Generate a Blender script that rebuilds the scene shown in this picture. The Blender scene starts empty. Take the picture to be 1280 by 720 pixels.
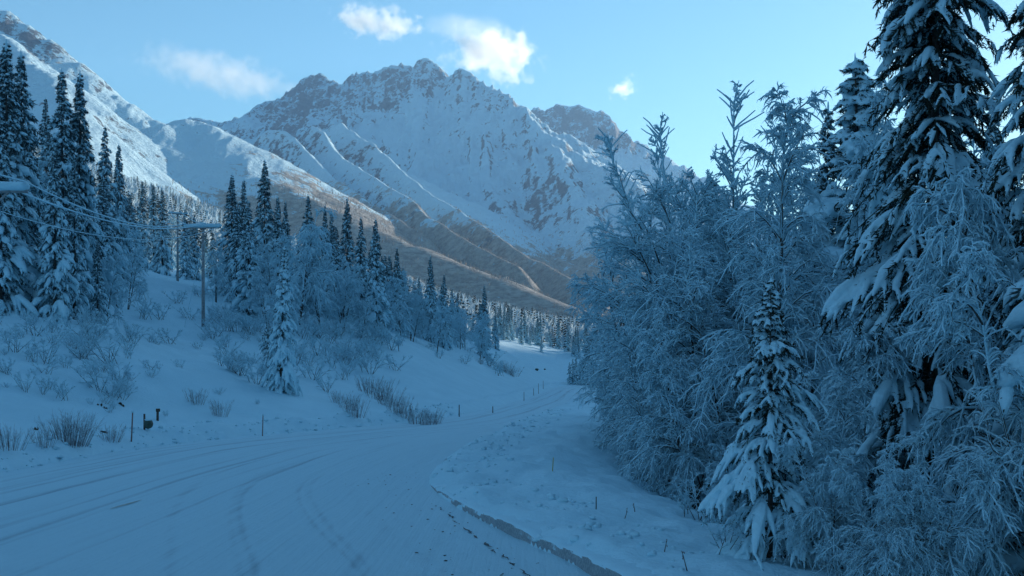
import bpy, math, random
import numpy as np

# ------------------------------------------------------------------ camera, sky, sun, exposure
SC = bpy.context.scene
COL = SC.collection
F = 1372.0            # focal length in pixels of a 1280 px wide picture
HZ = 420.0            # picture row of the horizon
EYE = 3.2
SUN_AZ, SUN_EL = 40.0, 11.5      # degrees to the right of straight ahead, above the horizon

cam_d = bpy.data.cameras.new('camera')
cam = bpy.data.objects.new('camera', cam_d)
COL.objects.link(cam)
cam.location = (0, 0, EYE)
cam.rotation_euler = (math.radians(90), 0, 0)
cam_d.sensor_width = 36.0
cam_d.lens = 36.0 * F / 1280.0
cam_d.shift_y = (HZ - 360.0) / 1280.0
cam_d.clip_start = 0.3
cam_d.clip_end = 60000
SC.camera = cam

world = bpy.data.worlds.new('World')
SC.world = world
world.use_nodes = True
wn, wl = world.node_tree.nodes, world.node_tree.links
wn.clear()
sky = wn.new('ShaderNodeTexSky')
sky.sky_type = 'NISHITA'
sky.sun_disc = False
sky.sun_elevation = math.radians(SUN_EL)
sky.sun_rotation = math.radians(SUN_AZ)
sky.altitude = 300
sky.air_density = 1.0
sky.dust_density = 0.25
sky.ozone_density = 4.0
bg = wn.new('ShaderNodeBackground')
bg.inputs['Strength'].default_value = 0.15
wo = wn.new('ShaderNodeOutputWorld')
wt = wn.new('ShaderNodeMix'); wt.data_type = 'RGBA'; wt.blend_type = 'MULTIPLY'
wt.inputs[0].default_value = 1.0
wt.inputs[7].default_value = (.77, .94, .83, 1)        # the cool cast of the whole sky
wl.new(sky.outputs[0], wt.inputs[6])
wl.new(wt.outputs[2], bg.inputs['Color'])
wl.new(bg.outputs[0], wo.inputs['Surface'])

sun_d = bpy.data.lights.new('sun', 'SUN')
sun_d.energy = 5.0
sun_d.angle = math.radians(0.53)
sun_d.color = (1.0, 0.88, 0.76)
sun = bpy.data.objects.new('sun', sun_d)
COL.objects.link(sun)
_az, _el = math.radians(SUN_AZ), math.radians(SUN_EL)
SUNV = np.array([math.sin(_az) * math.cos(_el), math.cos(_az) * math.cos(_el), math.sin(_el)])
from mathutils import Vector
sun.rotation_euler = Vector(SUNV).to_track_quat('Z', 'Y').to_euler()
sun.location = (300, 100, 300)

SC.view_settings.view_transform = 'Standard'
SC.view_settings.look = 'None'
SC.view_settings.exposure = 0.68
SC.view_settings.gamma = 1.0
SC.render.engine = 'CYCLES'
SC.cycles.max_bounces = 6
SC.cycles.diffuse_bounces = 4
SC.cycles.glossy_bounces = 2
SC.cycles.volume_bounces = 4
SC.cycles.transparent_max_bounces = 8
SC.cycles.use_denoising = True
SC.cycles.use_adaptive_sampling = True
SC.cycles.adaptive_threshold = 0.015

# ------------------------------------------------------------------ helpers
RNG = np.random.default_rng(7)

_perm = np.random.default_rng(11).permutation(1024).astype(np.int64)
_val = np.random.default_rng(12).random(1024)


def vnoise(x, y):
    xi = np.floor(x).astype(np.int64); yi = np.floor(y).astype(np.int64)
    fx = x - xi; fy = y - yi
    ux = fx * fx * fx * (fx * (fx * 6 - 15) + 10); uy = fy * fy * fy * (fy * (fy * 6 - 15) + 10)
    def h(a, b):
        return _val[_perm[(a + _perm[b & 1023]) & 1023]]
    a = h(xi, yi); b = h(xi + 1, yi); c = h(xi, yi + 1); d = h(xi + 1, yi + 1)
    return (a + (b - a) * ux + (c - a) * uy + (a - b - c + d) * ux * uy) * 2 - 1


def fbm(x, y, oct=5, gain=0.5, seed=0.0):
    s = np.zeros(np.broadcast(x, y).shape); a = 1.0; f = 1.0; n = 0
    for k in range(oct):
        s = s + a * vnoise(x * f + 37.1 * k + seed, y * f + 17.7 * k - seed)
        n += a; a *= gain; f *= 2.03
    return s / n


def ridged(x, y, oct=5, gain=0.5, seed=0.0):
    s = np.zeros(np.broadcast(x, y).shape); a = 1.0; f = 1.0; n = 0
    for k in range(oct):
        s = s + a * (1 - 2 * np.abs(vnoise(x * f + 31.3 * k + seed, y * f - 11.9 * k + seed)))
        n += a; a *= gain; f *= 2.07
    return s / n


def sstep(a, b, x):
    t = np.clip((x - a) / (b - a), 0, 1)
    return t * t * (3 - 2 * t)


def P(px, py, Y):
    """picture column, picture row and distance ahead -> place in the scene"""
    return np.array([(px - 640) / F * Y, Y, EYE + (HZ - py) / F * Y])


def new_mesh(name, V, faces, smooth=True):
    """V (n,3); faces: list of (m,k) int arrays"""
    me = bpy.data.meshes.new(name)
    V = np.ascontiguousarray(V, dtype=np.float32)
    me.vertices.add(len(V))
    me.vertices.foreach_set('co', V.ravel())
    faces = [np.asarray(f, dtype=np.int32) for f in faces if len(f)]
    loops = np.concatenate([f.ravel() for f in faces])
    sizes = np.concatenate([np.full(len(f), f.shape[1], dtype=np.int32) for f in faces])
    starts = np.concatenate([[0], np.cumsum(sizes)[:-1]]).astype(np.int32)
    me.loops.add(len(loops))
    me.loops.foreach_set('vertex_index', loops)
    me.polygons.add(len(sizes))
    me.polygons.foreach_set('loop_start', starts)
    me.polygons.foreach_set('loop_total', sizes)
    if smooth:
        me.polygons.foreach_set('use_smooth', np.ones(len(sizes), dtype=bool))
    me.update(calc_edges=True)
    return me


class MB:
    def __init__(self):
        self.v = []; self.f = []; self.n = 0

    def add(self, V, *faces):
        V = np.asarray(V, dtype=float)
        self.v.append(V)
        for f in faces:
            self.f.append(np.asarray(f) + self.n)
        self.n += len(V)

    def mesh(self, name, smooth=True):
        return new_mesh(name, np.concatenate(self.v), self.f, smooth)

    def box(self, c, size, rot=0.0, taper=1.0):
        sx, sy, sz = size[0] / 2, size[1] / 2, size[2] / 2
        V = []
        for z, k in ((-sz, 1.0), (sz, taper)):
            for x, y in ((-sx, -sy), (sx, -sy), (sx, sy), (-sx, sy)):
                V.append((x * k, y * k, z))
        V = np.array(V)
        cr, sr = math.cos(rot), math.sin(rot)
        V = np.stack([V[:, 0] * cr - V[:, 1] * sr, V[:, 0] * sr + V[:, 1] * cr, V[:, 2]], 1) + np.asarray(c)
        self.add(V, np.array([[3, 2, 1, 0], [4, 5, 6, 7], [0, 1, 5, 4], [1, 2, 6, 5], [2, 3, 7, 6], [3, 0, 4, 7]]))

    def tubes(self, Pn, R, sides=4, cap=True, squash=None, up=0.0):
        """Pn (n,k,3) centre lines, R (n,k) radii"""
        Pn = np.asarray(Pn, float); R = np.asarray(R, float)
        if Pn.ndim == 2:
            Pn = Pn[None]; R = R[None]
        n, k, _ = Pn.shape
        if n == 0:
            return
        T = np.gradient(Pn, axis=1)
        T /= np.linalg.norm(T, axis=2, keepdims=True) + 1e-9
        ref = np.zeros_like(T); ref[..., 2] = 1.0
        m = np.abs(T[..., 2]).mean(1) > 0.93
        ref[m] = (1.0, 0.13, 0.0)
        A = np.cross(T, ref); A /= np.linalg.norm(A, axis=2, keepdims=True) + 1e-9
        B = np.cross(A, T)
        ang = np.arange(sides) * 2 * math.pi / sides + math.pi / 2
        ca, sa = np.cos(ang), np.sin(ang)
        if squash:
            sa = sa * squash
        C = Pn.copy(); C[..., 2] += up * R
        V = C[:, :, None, :] + R[:, :, None, None] * (A[:, :, None, :] * ca[None, None, :, None] + B[:, :, None, :] * sa[None, None, :, None])
        idx = np.arange(n * k * sides).reshape(n, k, sides)
        a = idx[:, :-1, :]; b = np.roll(a, -1, axis=2); c = idx[:, 1:, :]; d = np.roll(c, -1, axis=2)
        Fq = np.stack([a, b, d, c], -1).reshape(-1, 4)
        fs = [Fq]
        if cap:
            fs.append(idx[:, 0, ::-1].reshape(-1, sides)); fs.append(idx[:, -1, :].reshape(-1, sides))
        self.add(V.reshape(-1, 3), *fs)

    def blobs(self, C, S, rng, sub=1, rough=0.18):
        """C (n,3) centres, S (n,3) half sizes: uneven rounded lumps"""
        V0, F0 = ICO[sub]
        n = len(C)
        if n == 0:
            return
        j = 1 + rough * (rng.random((n, len(V0))) - 0.5) * 2
        V = C[:, None, :] + V0[None] * S[:, None, :] * j[..., None]
        Fa = (F0[None] + (np.arange(n) * len(V0))[:, None, None]).reshape(-1, 3)
        self.add(V.reshape(-1, 3), Fa)

    def spikes(self, Pb, D, W, rng):
        """needle tufts: slim three sided points from Pb (n,3) along D (n,3), half width W (n,)"""
        n = len(Pb)
        if n == 0:
            return
        A = np.cross(D, rng.normal(size=(n, 3))); A /= np.linalg.norm(A, axis=1, keepdims=True) + 1e-9
        B = np.cross(A, D); B /= np.linalg.norm(B, axis=1, keepdims=True) + 1e-9
        W = W[:, None]
        V = np.stack([Pb + A * W, Pb - A * W * .5 + B * W * .87, Pb - A * W * .5 - B * W * .87, Pb + D], 1)
        i = (np.arange(n) * 4)[:, None]
        Fa = np.concatenate([i + [0, 1, 3], i + [1, 2, 3], i + [2, 0, 3]])
        self.add(V.reshape(-1, 3), Fa)


def _ico():
    out = {}
    t = (1 + 5 ** .5) / 2
    V = [(-1, t, 0), (1, t, 0), (-1, -t, 0), (1, -t, 0), (0, -1, t), (0, 1, t), (0, -1, -t), (0, 1, -t), (t, 0, -1), (t, 0, 1), (-t, 0, -1), (-t, 0, 1)]
    Fc = [(0, 11, 5), (0, 5, 1), (0, 1, 7), (0, 7, 10), (0, 10, 11), (1, 5, 9), (5, 11, 4), (11, 10, 2), (10, 7, 6), (7, 1, 8), (3, 9, 4), (3, 4, 2), (3, 2, 6), (3, 6, 8), (3, 8, 9), (4, 9, 5), (2, 4, 11), (6, 2, 10), (8, 6, 7), (9, 8, 1)]
    V = [np.array(v) / np.linalg.norm(v) for v in V]
    out[0] = (np.array(V), np.array(Fc))
    for s in (1, 2):
        cache = {}; NF = []
        def mid(a, b):
            k = (min(a, b), max(a, b))
            if k not in cache:
                m = V[a] + V[b]; V.append(m / np.linalg.norm(m)); cache[k] = len(V) - 1
            return cache[k]
        for a, b, c in Fc:
            x, y, z = mid(a, b), mid(b, c), mid(c, a)
            NF += [(a, x, z), (b, y, x), (c, z, y), (x, y, z)]
        Fc = NF
        out[s] = (np.array(V), np.array(Fc))
    return out


ICO = _ico()


def link(name, me, mat=None, parent=None):
    o = bpy.data.objects.new(name, me)
    COL.objects.link(o)
    if mat is not None:
        me.materials.clear(); me.materials.append(mat)
    if parent is not None:
        o.parent = parent
    return o


def tag(o, label, cat, group=None):
    o['label'] = label; o['category'] = cat
    if group:
        o['group'] = group
    return o


def empty(name, loc=(0, 0, 0), rz=0.0, sc=1.0):
    o = bpy.data.objects.new(name, None)
    COL.objects.link(o)
    o.location = loc; o.rotation_euler = (0, 0, rz)
    o.scale = (sc, sc, sc) if np.isscalar(sc) else sc
    return o


# ------------------------------------------------------------------ materials
def mat_new(name):
    m = bpy.data.materials.new(name); m.use_nodes = True
    nt = m.node_tree
    b = nt.nodes['Principled BSDF']
    b.inputs['Specular IOR Level'].default_value = 0.2
    b.inputs['Roughness'].default_value = 0.85
    return m, nt, b


def N(nt, t, **kw):
    n = nt.nodes.new(t)
    for k, v in kw.items():
        setattr(n, k, v)
    return n


def noise_node(nt, scale, detail=4, rough=0.55, vec=None):
    n = N(nt, 'ShaderNodeTexNoise')
    n.inputs['Scale'].default_value = scale; n.inputs['Detail'].default_value = detail
    n.inputs['Roughness'].default_value = rough
    if vec is not None:
        nt.links.new(vec, n.inputs['Vector'])
    return n


def math_node(nt, op, a, b=None, c=None, clamp=False):
    n = N(nt, 'ShaderNodeMath', operation=op, use_clamp=clamp)
    for i, v in enumerate((a, b, c)):
        if v is None:
            continue
        if isinstance(v, (int, float)):
            n.inputs[i].default_value = v
        else:
            nt.links.new(v, n.inputs[i])
    return n.outputs[0]


def maprange(nt, v, a, b, c=0.0, d=1.0):
    n = N(nt, 'ShaderNodeMapRange', interpolation_type='SMOOTHSTEP')
    nt.links.new(v, n.inputs[0])
    for i, x in enumerate((a, b, c, d)):
        n.inputs[i + 1].default_value = x
    return n.outputs[0]


def mix(nt, fac, a, b):
    n = N(nt, 'ShaderNodeMix', data_type='RGBA')
    if isinstance(fac, (int, float)):
        n.inputs[0].default_value = fac
    else:
        nt.links.new(fac, n.inputs[0])
    for i, v in ((6, a), (7, b)):
        if isinstance(v, tuple):
            n.inputs[i].default_value = (*v, 1)
        else:
            nt.links.new(v, n.inputs[i])
    return n.outputs[2]


def bump(nt, b, h, strength, dist):
    n = N(nt, 'ShaderNodeBump')
    n.inputs['Strength'].default_value = strength; n.inputs['Distance'].default_value = dist
    nt.links.new(h, n.inputs['Height']); nt.links.new(n.outputs[0], b.inputs['Normal'])


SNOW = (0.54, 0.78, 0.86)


def m_snow_ground():
    m, nt, b = mat_new('snow_ground')
    g = N(nt, 'ShaderNodeNewGeometry')
    n1 = noise_node(nt, 0.35, 6, 0.6, g.outputs['Position'])
    n2 = noise_node(nt, 5.0, 5, 0.6, g.outputs['Position'])
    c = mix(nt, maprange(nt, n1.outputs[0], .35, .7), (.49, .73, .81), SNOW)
    nt.links.new(c, b.inputs['Base Color'])
    h = math_node(nt, 'MULTIPLY_ADD', n2.outputs[0], .35, n1.outputs[0])
    bump(nt, b, h, .55, .25)
    return m


def m_snow_soft(name, tint=SNOW, sc=9.0, dist=.04):
    m, nt, b = mat_new(name)
    tc = N(nt, 'ShaderNodeTexCoord')
    n1 = noise_node(nt, sc, 4, .6, tc.outputs['Object'])
    c = mix(nt, maprange(nt, n1.outputs[0], .3, .7), tuple(x * .90 for x in tint), tint)
    nt.links.new(c, b.inputs['Base Color'])
    bump(nt, b, n1.outputs[0], .5, dist)
    return m


def m_plain(name, c1, c2, sc=8.0, rough=.85, dist=.01):
    m, nt, b = mat_new(name)
    tc = N(nt, 'ShaderNodeTexCoord')
    n1 = noise_node(nt, sc, 5, .6, tc.outputs['Object'])
    nt.links.new(mix(nt, maprange(nt, n1.outputs[0], .3, .7), c1, c2), b.inputs['Base Color'])
    b.inputs['Roughness'].default_value = rough
    bump(nt, b, n1.outputs[0], .5, dist)
    return m


def m_capped(name, dark1, dark2, lo, hi, sc=1.5, amp=.5):
    """dark stuff with snow settled on what faces up"""
    m, nt, b = mat_new(name)
    g = N(nt, 'ShaderNodeNewGeometry')
    sx = N(nt, 'ShaderNodeSeparateXYZ'); nt.links.new(g.outputs['Normal'], sx.inputs[0])
    n1 = noise_node(nt, sc, 4, .6, g.outputs['Position'])
    k = math_node(nt, 'MULTIPLY_ADD', math_node(nt, 'SUBTRACT', n1.outputs[0], .5), amp, sx.outputs[2])
    d = mix(nt, maprange(nt, n1.outputs[0], .3, .7), dark1, dark2)
    nt.links.new(mix(nt, maprange(nt, k, lo, hi), d, SNOW), b.inputs['Base Color'])
    return m


def m_road():
    m, nt, b = mat_new('packed_snow')
    at = N(nt, 'ShaderNodeAttribute', attribute_name='lane')
    sx = N(nt, 'ShaderNodeSeparateXYZ'); nt.links.new(at.outputs['Vector'], sx.inputs[0])
    cx = N(nt, 'ShaderNodeCombineXYZ')
    nt.links.new(math_node(nt, 'MULTIPLY', sx.outputs[0], 4.2), cx.inputs[0])
    nt.links.new(math_node(nt, 'MULTIPLY', sx.outputs[1], 0.07), cx.inputs[1])
    st = noise_node(nt, 1.0, 5, .6, cx.outputs[0])          # streaks drawn out along the lane
    g = N(nt, 'ShaderNodeNewGeometry')
    fine = noise_node(nt, 6.5, 7, .7, g.outputs['Position'])
    wear = math_node(nt, 'MULTIPLY_ADD', math_node(nt, 'SUBTRACT', st.outputs[0], .5), 1.7, sx.outputs[2])
    wear = math_node(nt, 'MULTIPLY_ADD', math_node(nt, 'SUBTRACT', fine.outputs[0], .5), .35, wear)
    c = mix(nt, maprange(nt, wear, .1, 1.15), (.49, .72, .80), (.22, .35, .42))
    nt.links.new(c, b.inputs['Base Color'])
    b.inputs['Roughness'].default_value = .7
    h = math_node(nt, 'MULTIPLY_ADD', fine.outputs[0], .8, st.outputs[0])
    bump(nt, b, h, .7, .09)
    return m


def m_mountain():
    m, nt, b = mat_new('mountain_face')
    g = N(nt, 'ShaderNodeNewGeometry')
    pos = g.outputs['Position']
    sn = N(nt, 'ShaderNodeSeparateXYZ'); nt.links.new(g.outputs['Normal'], sn.inputs[0])
    sp = N(nt, 'ShaderNodeSeparateXYZ'); nt.links.new(pos, sp.inputs[0])
    mp = N(nt, 'ShaderNodeMapping'); mp.inputs['Scale'].default_value = (1.0, .75, .8)
    nt.links.new(pos, mp.inputs[0])
    big = noise_node(nt, .0024, 6, .62, pos)
    rk = noise_node(nt, .024, 10, .78, mp.outputs[0])
    med = noise_node(nt, .012, 8, .68, pos)
    fine = noise_node(nt, .05, 6, .7, pos)
    # rock breaks through where it is steep and blown clean
    k = math_node(nt, 'MULTIPLY_ADD', math_node(nt, 'SUBTRACT', rk.outputs[0], .5), 1.5, sn.outputs[2])
    k = math_node(nt, 'MULTIPLY_ADD', math_node(nt, 'SUBTRACT', fine.outputs[0], .5), .7, k)
    k = math_node(nt, 'MULTIPLY_ADD', math_node(nt, 'SUBTRACT', big.outputs[0], .5), .9, k)
    ra = N(nt, 'ShaderNodeAttribute', attribute_name='bare_rock')
    k = math_node(nt, 'SUBTRACT', k, ra.outputs['Fac'])
    rock = maprange(nt, k, .51, .66, 1.0, 0.0)
    rc = mix(nt, maprange(nt, fine.outputs[0], .3, .7), (.06, .07, .085), (.13, .145, .165))
    c = mix(nt, rock, SNOW, rc)
    # brown brush and bare forest low down, thinning upwards into patches
    a = at = N(nt, 'ShaderNodeAttribute', attribute_name='brush')
    v = math_node(nt, 'MULTIPLY_ADD', math_node(nt, 'SUBTRACT', med.outputs[0], .5), 2.6, a.outputs['Fac'])
    v = math_node(nt, 'MULTIPLY_ADD', math_node(nt, 'SUBTRACT', fine.outputs[0], .5), .9, v)
    vc = mix(nt, maprange(nt, fine.outputs[0], .35, .68), (.19, .14, .095), (.46, .39, .31))
    c = mix(nt, math_node(nt, 'MULTIPLY', maprange(nt, v, .42, .62), .9), c, vc)
    nt.links.new(c, b.inputs['Base Color'])
    h = math_node(nt, 'MULTIPLY_ADD', fine.outputs[0], .35, med.outputs[0])
    bump(nt, b, h, .9, 30.0)
    return m


M = {}
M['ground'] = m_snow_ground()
M['road'] = m_road()
M['mountain'] = m_mountain()
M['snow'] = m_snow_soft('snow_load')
M['frost'] = m_snow_soft('frosted_twig', (.54, .78, .86), 14.0, .02)
M['needle_frost'] = m_plain('frosted_needle', (.030, .048, .048), (.12, .165, .175), 2.5)
M['needle'] = m_plain('spruce_needle', (.012, .020, .016), (.035, .050, .035), 3.0)
M['bark'] = m_plain('bark', (.045, .038, .034), (.11, .095, .085), 12.0)
M['twig'] = m_plain('bare_twig', (.14, .125, .13), (.28, .255, .26), 6.0)
M['pole_wood'] = m_plain('pole_wood', (.24, .24, .24), (.38, .38, .38), 6.0)
M['wire'] = m_plain('wire', (.05, .05, .055), (.09, .09, .095), 6.0)
M['far_spruce'] = m_capped('far_spruce', (.03, .042, .04), (.08, .105, .10), .1, .65, .6, .9)
M['far_birch'] = m_snow_soft('far_birch', (.50, .68, .76), .35, .1)
M['brown_wood'] = m_plain('brown_wood', (.22, .165, .115), (.48, .40, .32), .02)
M['berm'] = None
M['dirt'] = m_plain('dark_asphalt', (.05, .055, .06), (.14, .15, .155), 9.0)
M['earth'] = m_plain('bare_earth', (.035, .028, .022), (.10, .08, .06), 4.0, .9, .05)
M['stake_wood'] = m_plain('stake_wood', (.20, .12, .11), (.32, .21, .19), 9.0)
M['stake_yellow'] = m_plain('stake_yellow', (.42, .36, .10), (.55, .46, .16), 9.0)
M['green_box'] = m_plain('green_paint', (.045, .075, .065), (.075, .11, .09), 5.0, .6)
M['lane_paint'] = m_plain('worn_yellow_paint', (.34, .36, .32), (.48, .52, .50), 6.0)


# ------------------------------------------------------------------ lie of the land
_L = np.array([(-17, -400), (-16.6, -60), (-16.2, 0), (-16, 20), (-15.9, 34), (-15.0, 46), (-12, 54), (-8.3, 61), (-5, 69), (-2.5, 84), (.8, 112), (6.7, 183), (15, 258), (26, 296), (60, 345), (200, 450), (900, 800)], float)
_R = np.array([(14, -400), (8, -60), (4.2, 0), (2.6, 10), (1.25, 17), (-.4, 22), (-1.8, 27), (-2.55, 31), (-2.6, 35), (-2.4, 42), (-1.5, 50), (.5, 66), (4.2, 95), (10, 141), (17, 175), (32, 222), (72, 270), (210, 380), (910, 730)], float)
_ys = np.linspace(-400, 800, 4801)


def _smooth(pts, w):
    x = np.interp(_ys, pts[:, 1], pts[:, 0])
    k = np.ones(w) / w
    for _ in range(3):
        x = np.convolve(np.pad(x, w // 2, 'edge'), k, 'valid')[:len(_ys)]
    return x


_xl = _smooth(_L, 21); _xr = _smooth(_R, 13)
_dl = np.gradient(_xl, _ys); _dr = np.gradient(_xr, _ys)


def XL(y): return np.interp(y, _ys, _xl)
def XR(y): return np.interp(y, _ys, _xr)


def road_z(y):
    return np.interp(y, [-400, 0, 250, 300, 345, 460, 1200, 3000], [2, 0, -7.6, -8.5, -7.6, -2.4, 16, 34])


def HG(x, y, detail=True):
    """height of the snow"""
    x = np.asarray(x, float); y = np.asarray(y, float)
    z = road_z(y)
    ax = np.minimum(XL(y), 16 + .04 * (y - 258))                       # foot of the left hillside
    sl = (ax - x) / np.sqrt(1 + np.interp(y, _ys, np.minimum(_dl, .6)) ** 2)
    sr = (x - XR(y)) / np.sqrt(1 + np.interp(y, _ys, np.minimum(_dr, .7)) ** 2)
    far = sstep(260, 420, y)
    inroad = np.where((x > XL(y)) & (x < XR(y)), 1.0, 0.0)
    # left: ploughed bank, ditch, hillside
    s = np.maximum(sl, 0)
    lump = fbm(x * .9, y * .9, 3, seed=3)
    bank = (.62 + .22 * lump) * np.exp(-((s - 1.5) / .95) ** 2) * (1 - far) * (sl > 0)
    hs = np.maximum(s - 2.2, 0)
    hill = np.interp(hs, [0, 2, 6, 20, 40, 150, 420, 700, 1500], [0, .15, 1.1, 5.4, 9.0, 46, 160, 250, 300])
    und = sstep(2, 14, hs)
    hill = hill + np.interp(hs, [0, 4, 16, 40, 90], [0, .6, 3.6, 4.2, 0]) * np.interp(y, [0, 95, 125, 200, 290, 360], [0, 0, 1, 1.15, .8, 0])
    hill = hill + und * (fbm(x / 14, y / 14, 4, seed=5) * 1.1 + fbm(x / 60, y / 60, 3, seed=8) * 2.2 * sstep(20, 80, hs))
    zl = bank + hill
    # right: bank, shoulder, drop to the trees
    s = np.maximum(sr, 0)
    rb = (.28 + .12 * lump) * sstep(0.0, .7, s) * (1 - far)
    shoulder = np.interp(y, [-400, 10, 30, 60, 110, 300], [3.0, 2.2, 3.5, 4.0, 4.0, 5.0])
    drop = -2.7 * sstep(0, 1, (s - shoulder) / 9.0) * (1 - far) - 1.2 * sstep(12, 60, s) * (1 - far)
    zr = rb + drop + sstep(6, 20, s) * fbm(x / 9, y / 9, 3, seed=15) * .5
    rise_r = np.interp(s, [0, 60, 250, 900, 3000], [0, 0, 6, 90, 500]) * (1 - .85 * sstep(300, 900, y))
    z = z + np.where(sl > 0, zl, 0) + np.where(sr > 0, zr + rise_r, 0)
    if detail:
        off = (1 - inroad)
        z = z + off * (lump * .07 + fbm(x * .28, y * .28, 3, seed=21) * .16 * sstep(1, 6, np.maximum(sl, sr)))
        z = z + far * fbm(x / 45, y / 45, 3, seed=31) * 2.2
    return z


def hg(x, y):
    return float(HG(np.array([x]), np.array([y]))[0])


# ground sheet: rings round the camera, fine in the direction of view, out to the horizon
fine_az = np.radians(np.arange(-29, 29.01, .115))
coarse = np.radians(np.concatenate([np.arange(-180, -29.5, 5)])), np.radians(np.arange(33, 179.9, 5))
AZ = np.concatenate([coarse[0], fine_az, coarse[1]])
RR = np.concatenate([[0.5, 4, 8, 11], np.exp(np.arange(math.log(14), math.log(150), .0125)), np.exp(np.arange(math.log(150), math.log(1900), .03)), [2200, 3000, 4500, 7000, 10000]])
A2, R2 = np.meshgrid(AZ, RR)
gx, gy = R2 * np.sin(A2), R2 * np.cos(A2)
gz = HG(gx, gy)
inr = (gx > XL(gy) - .1) & (gx < XR(gy) + .1)
gz = gz - np.where(inr, .12, 0)
gz = gz - 60 * sstep(1500, 1850, gy) * (np.abs(A2) < 1.0)
nr, na = gx.shape
idx = np.arange(nr * na).reshape(nr, na)
nxt = np.roll(idx, -1, axis=1)
Fg = np.stack([idx[:-1], nxt[:-1], nxt[1:], idx[1:]], -1).reshape(-1, 4)[:, ::-1]
ground = link('ground', new_mesh('ground', np.stack([gx, gy, gz], -1).reshape(-1, 3), [Fg, idx[0][None, :]]), M['ground'])
ground['kind'] = 'structure'

# road: a ribbon with wheel tracks pressed into it
ry = np.concatenate([[-60, -30, -10, 0, 6, 10], np.exp(np.arange(math.log(12), math.log(345), .011))])
nu = 260
uu = np.linspace(0, 1, nu)
Xl, Xr = XL(ry) - .25, XR(ry) + .12
rx = Xl[:, None] + (Xr - Xl)[:, None] * uu[None]
ryy = np.repeat(ry[:, None], nu, 1)
cosl = 1 / np.sqrt(1 + np.interp(ry, _ys, _dl) ** 2)
lat = (rx - XL(ry)[:, None]) * cosl[:, None]
along = np.concatenate([[0], np.cumsum(np.hypot(np.diff((Xl + Xr) / 2), np.diff(ry)))])
al = np.repeat(along[:, None], nu, 1)
wear = np.zeros_like(lat)
for c, w, a in ((.8, .2, .3), (1.2, .12, .45), (2.0, .22, .5), (2.35, .10, .35), (3.0, .25, .25), (3.7, .16, .6), (4.05, .12, .4), (5.0, .3, .25), (5.5, .12, .4), (6.2, .15, .5), (6.6, .1, .35), (7.5, .2, .25), (8.3, .12, .3)):
    wob = fbm(al / 30 + c, al * 0 + c, 2) * .35
    wear += a * np.exp(-((lat - c - wob) / w) ** 2)
latr = (XR(ry)[:, None] - rx)
for c, w, a in ((3.1, .10, .35), (3.45, .08, .4), (4.9, .10, .45), (5.2, .09, .3), (6.6, .14, .3), (2.2, .2, .2)):
    wob = fbm(al / 25 + c, al * 0 - c, 2) * .4
    wear += a * np.exp(-((latr - c - wob) / w) ** 2) * sstep(70, 26, ryy)
rz = road_z(ryy) - .035 * wear + .02 * fbm(rx * 1.5, ryy * .35, 3, seed=41) + .02 * fbm(rx * 3, ryy * 3, 2, seed=43) * sstep(4, 1, latr)
idx = np.arange(rx.size).reshape(rx.shape)
Fr = np.stack([idx[:-1, :-1], idx[:-1, 1:], idx[1:, 1:], idx[1:, :-1]], -1).reshape(-1, 4)
rme = new_mesh('road', np.stack([rx, ryy, rz], -1).reshape(-1, 3), [Fr])
at = rme.attributes.new('lane', 'FLOAT_VECTOR', 'POINT')
at.data.foreach_set('vector', np.stack([lat, al, wear], -1).reshape(-1).astype(np.float32))
road = link('road', rme, M['road'])
road['kind'] = 'structure'


# ------------------------------------------------------------------ mountains
def ridge_field(x, y, ridges):
    z = np.full(x.shape, -1e4)
    for slope, rnd, pts in ridges:
        Q = np.array([P(*p) for p in pts])
        zz = np.full(x.shape, -1e4)
        for a, b in zip(Q[:-1], Q[1:]):
            d = b[:2] - a[:2]; L2 = (d ** 2).sum()
            t = np.clip(((x - a[0]) * d[0] + (y - a[1]) * d[1]) / L2, 0, 1)
            dist = np.hypot(x - a[0] - t * d[0], y - a[1] - t * d[1])
            zr = a[2] + t * (b[2] - a[2]); dr = np.sqrt(dist ** 2 + rnd ** 2) - rnd
            h = zr - slope * dr
            if slope > .9:                      # sharp spur on a broader foot
                h = np.maximum(h, zr - 75 - .5 * dr)
            zz = np.maximum(zz, h)
        z = np.maximum(z, zz)
    return z


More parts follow.
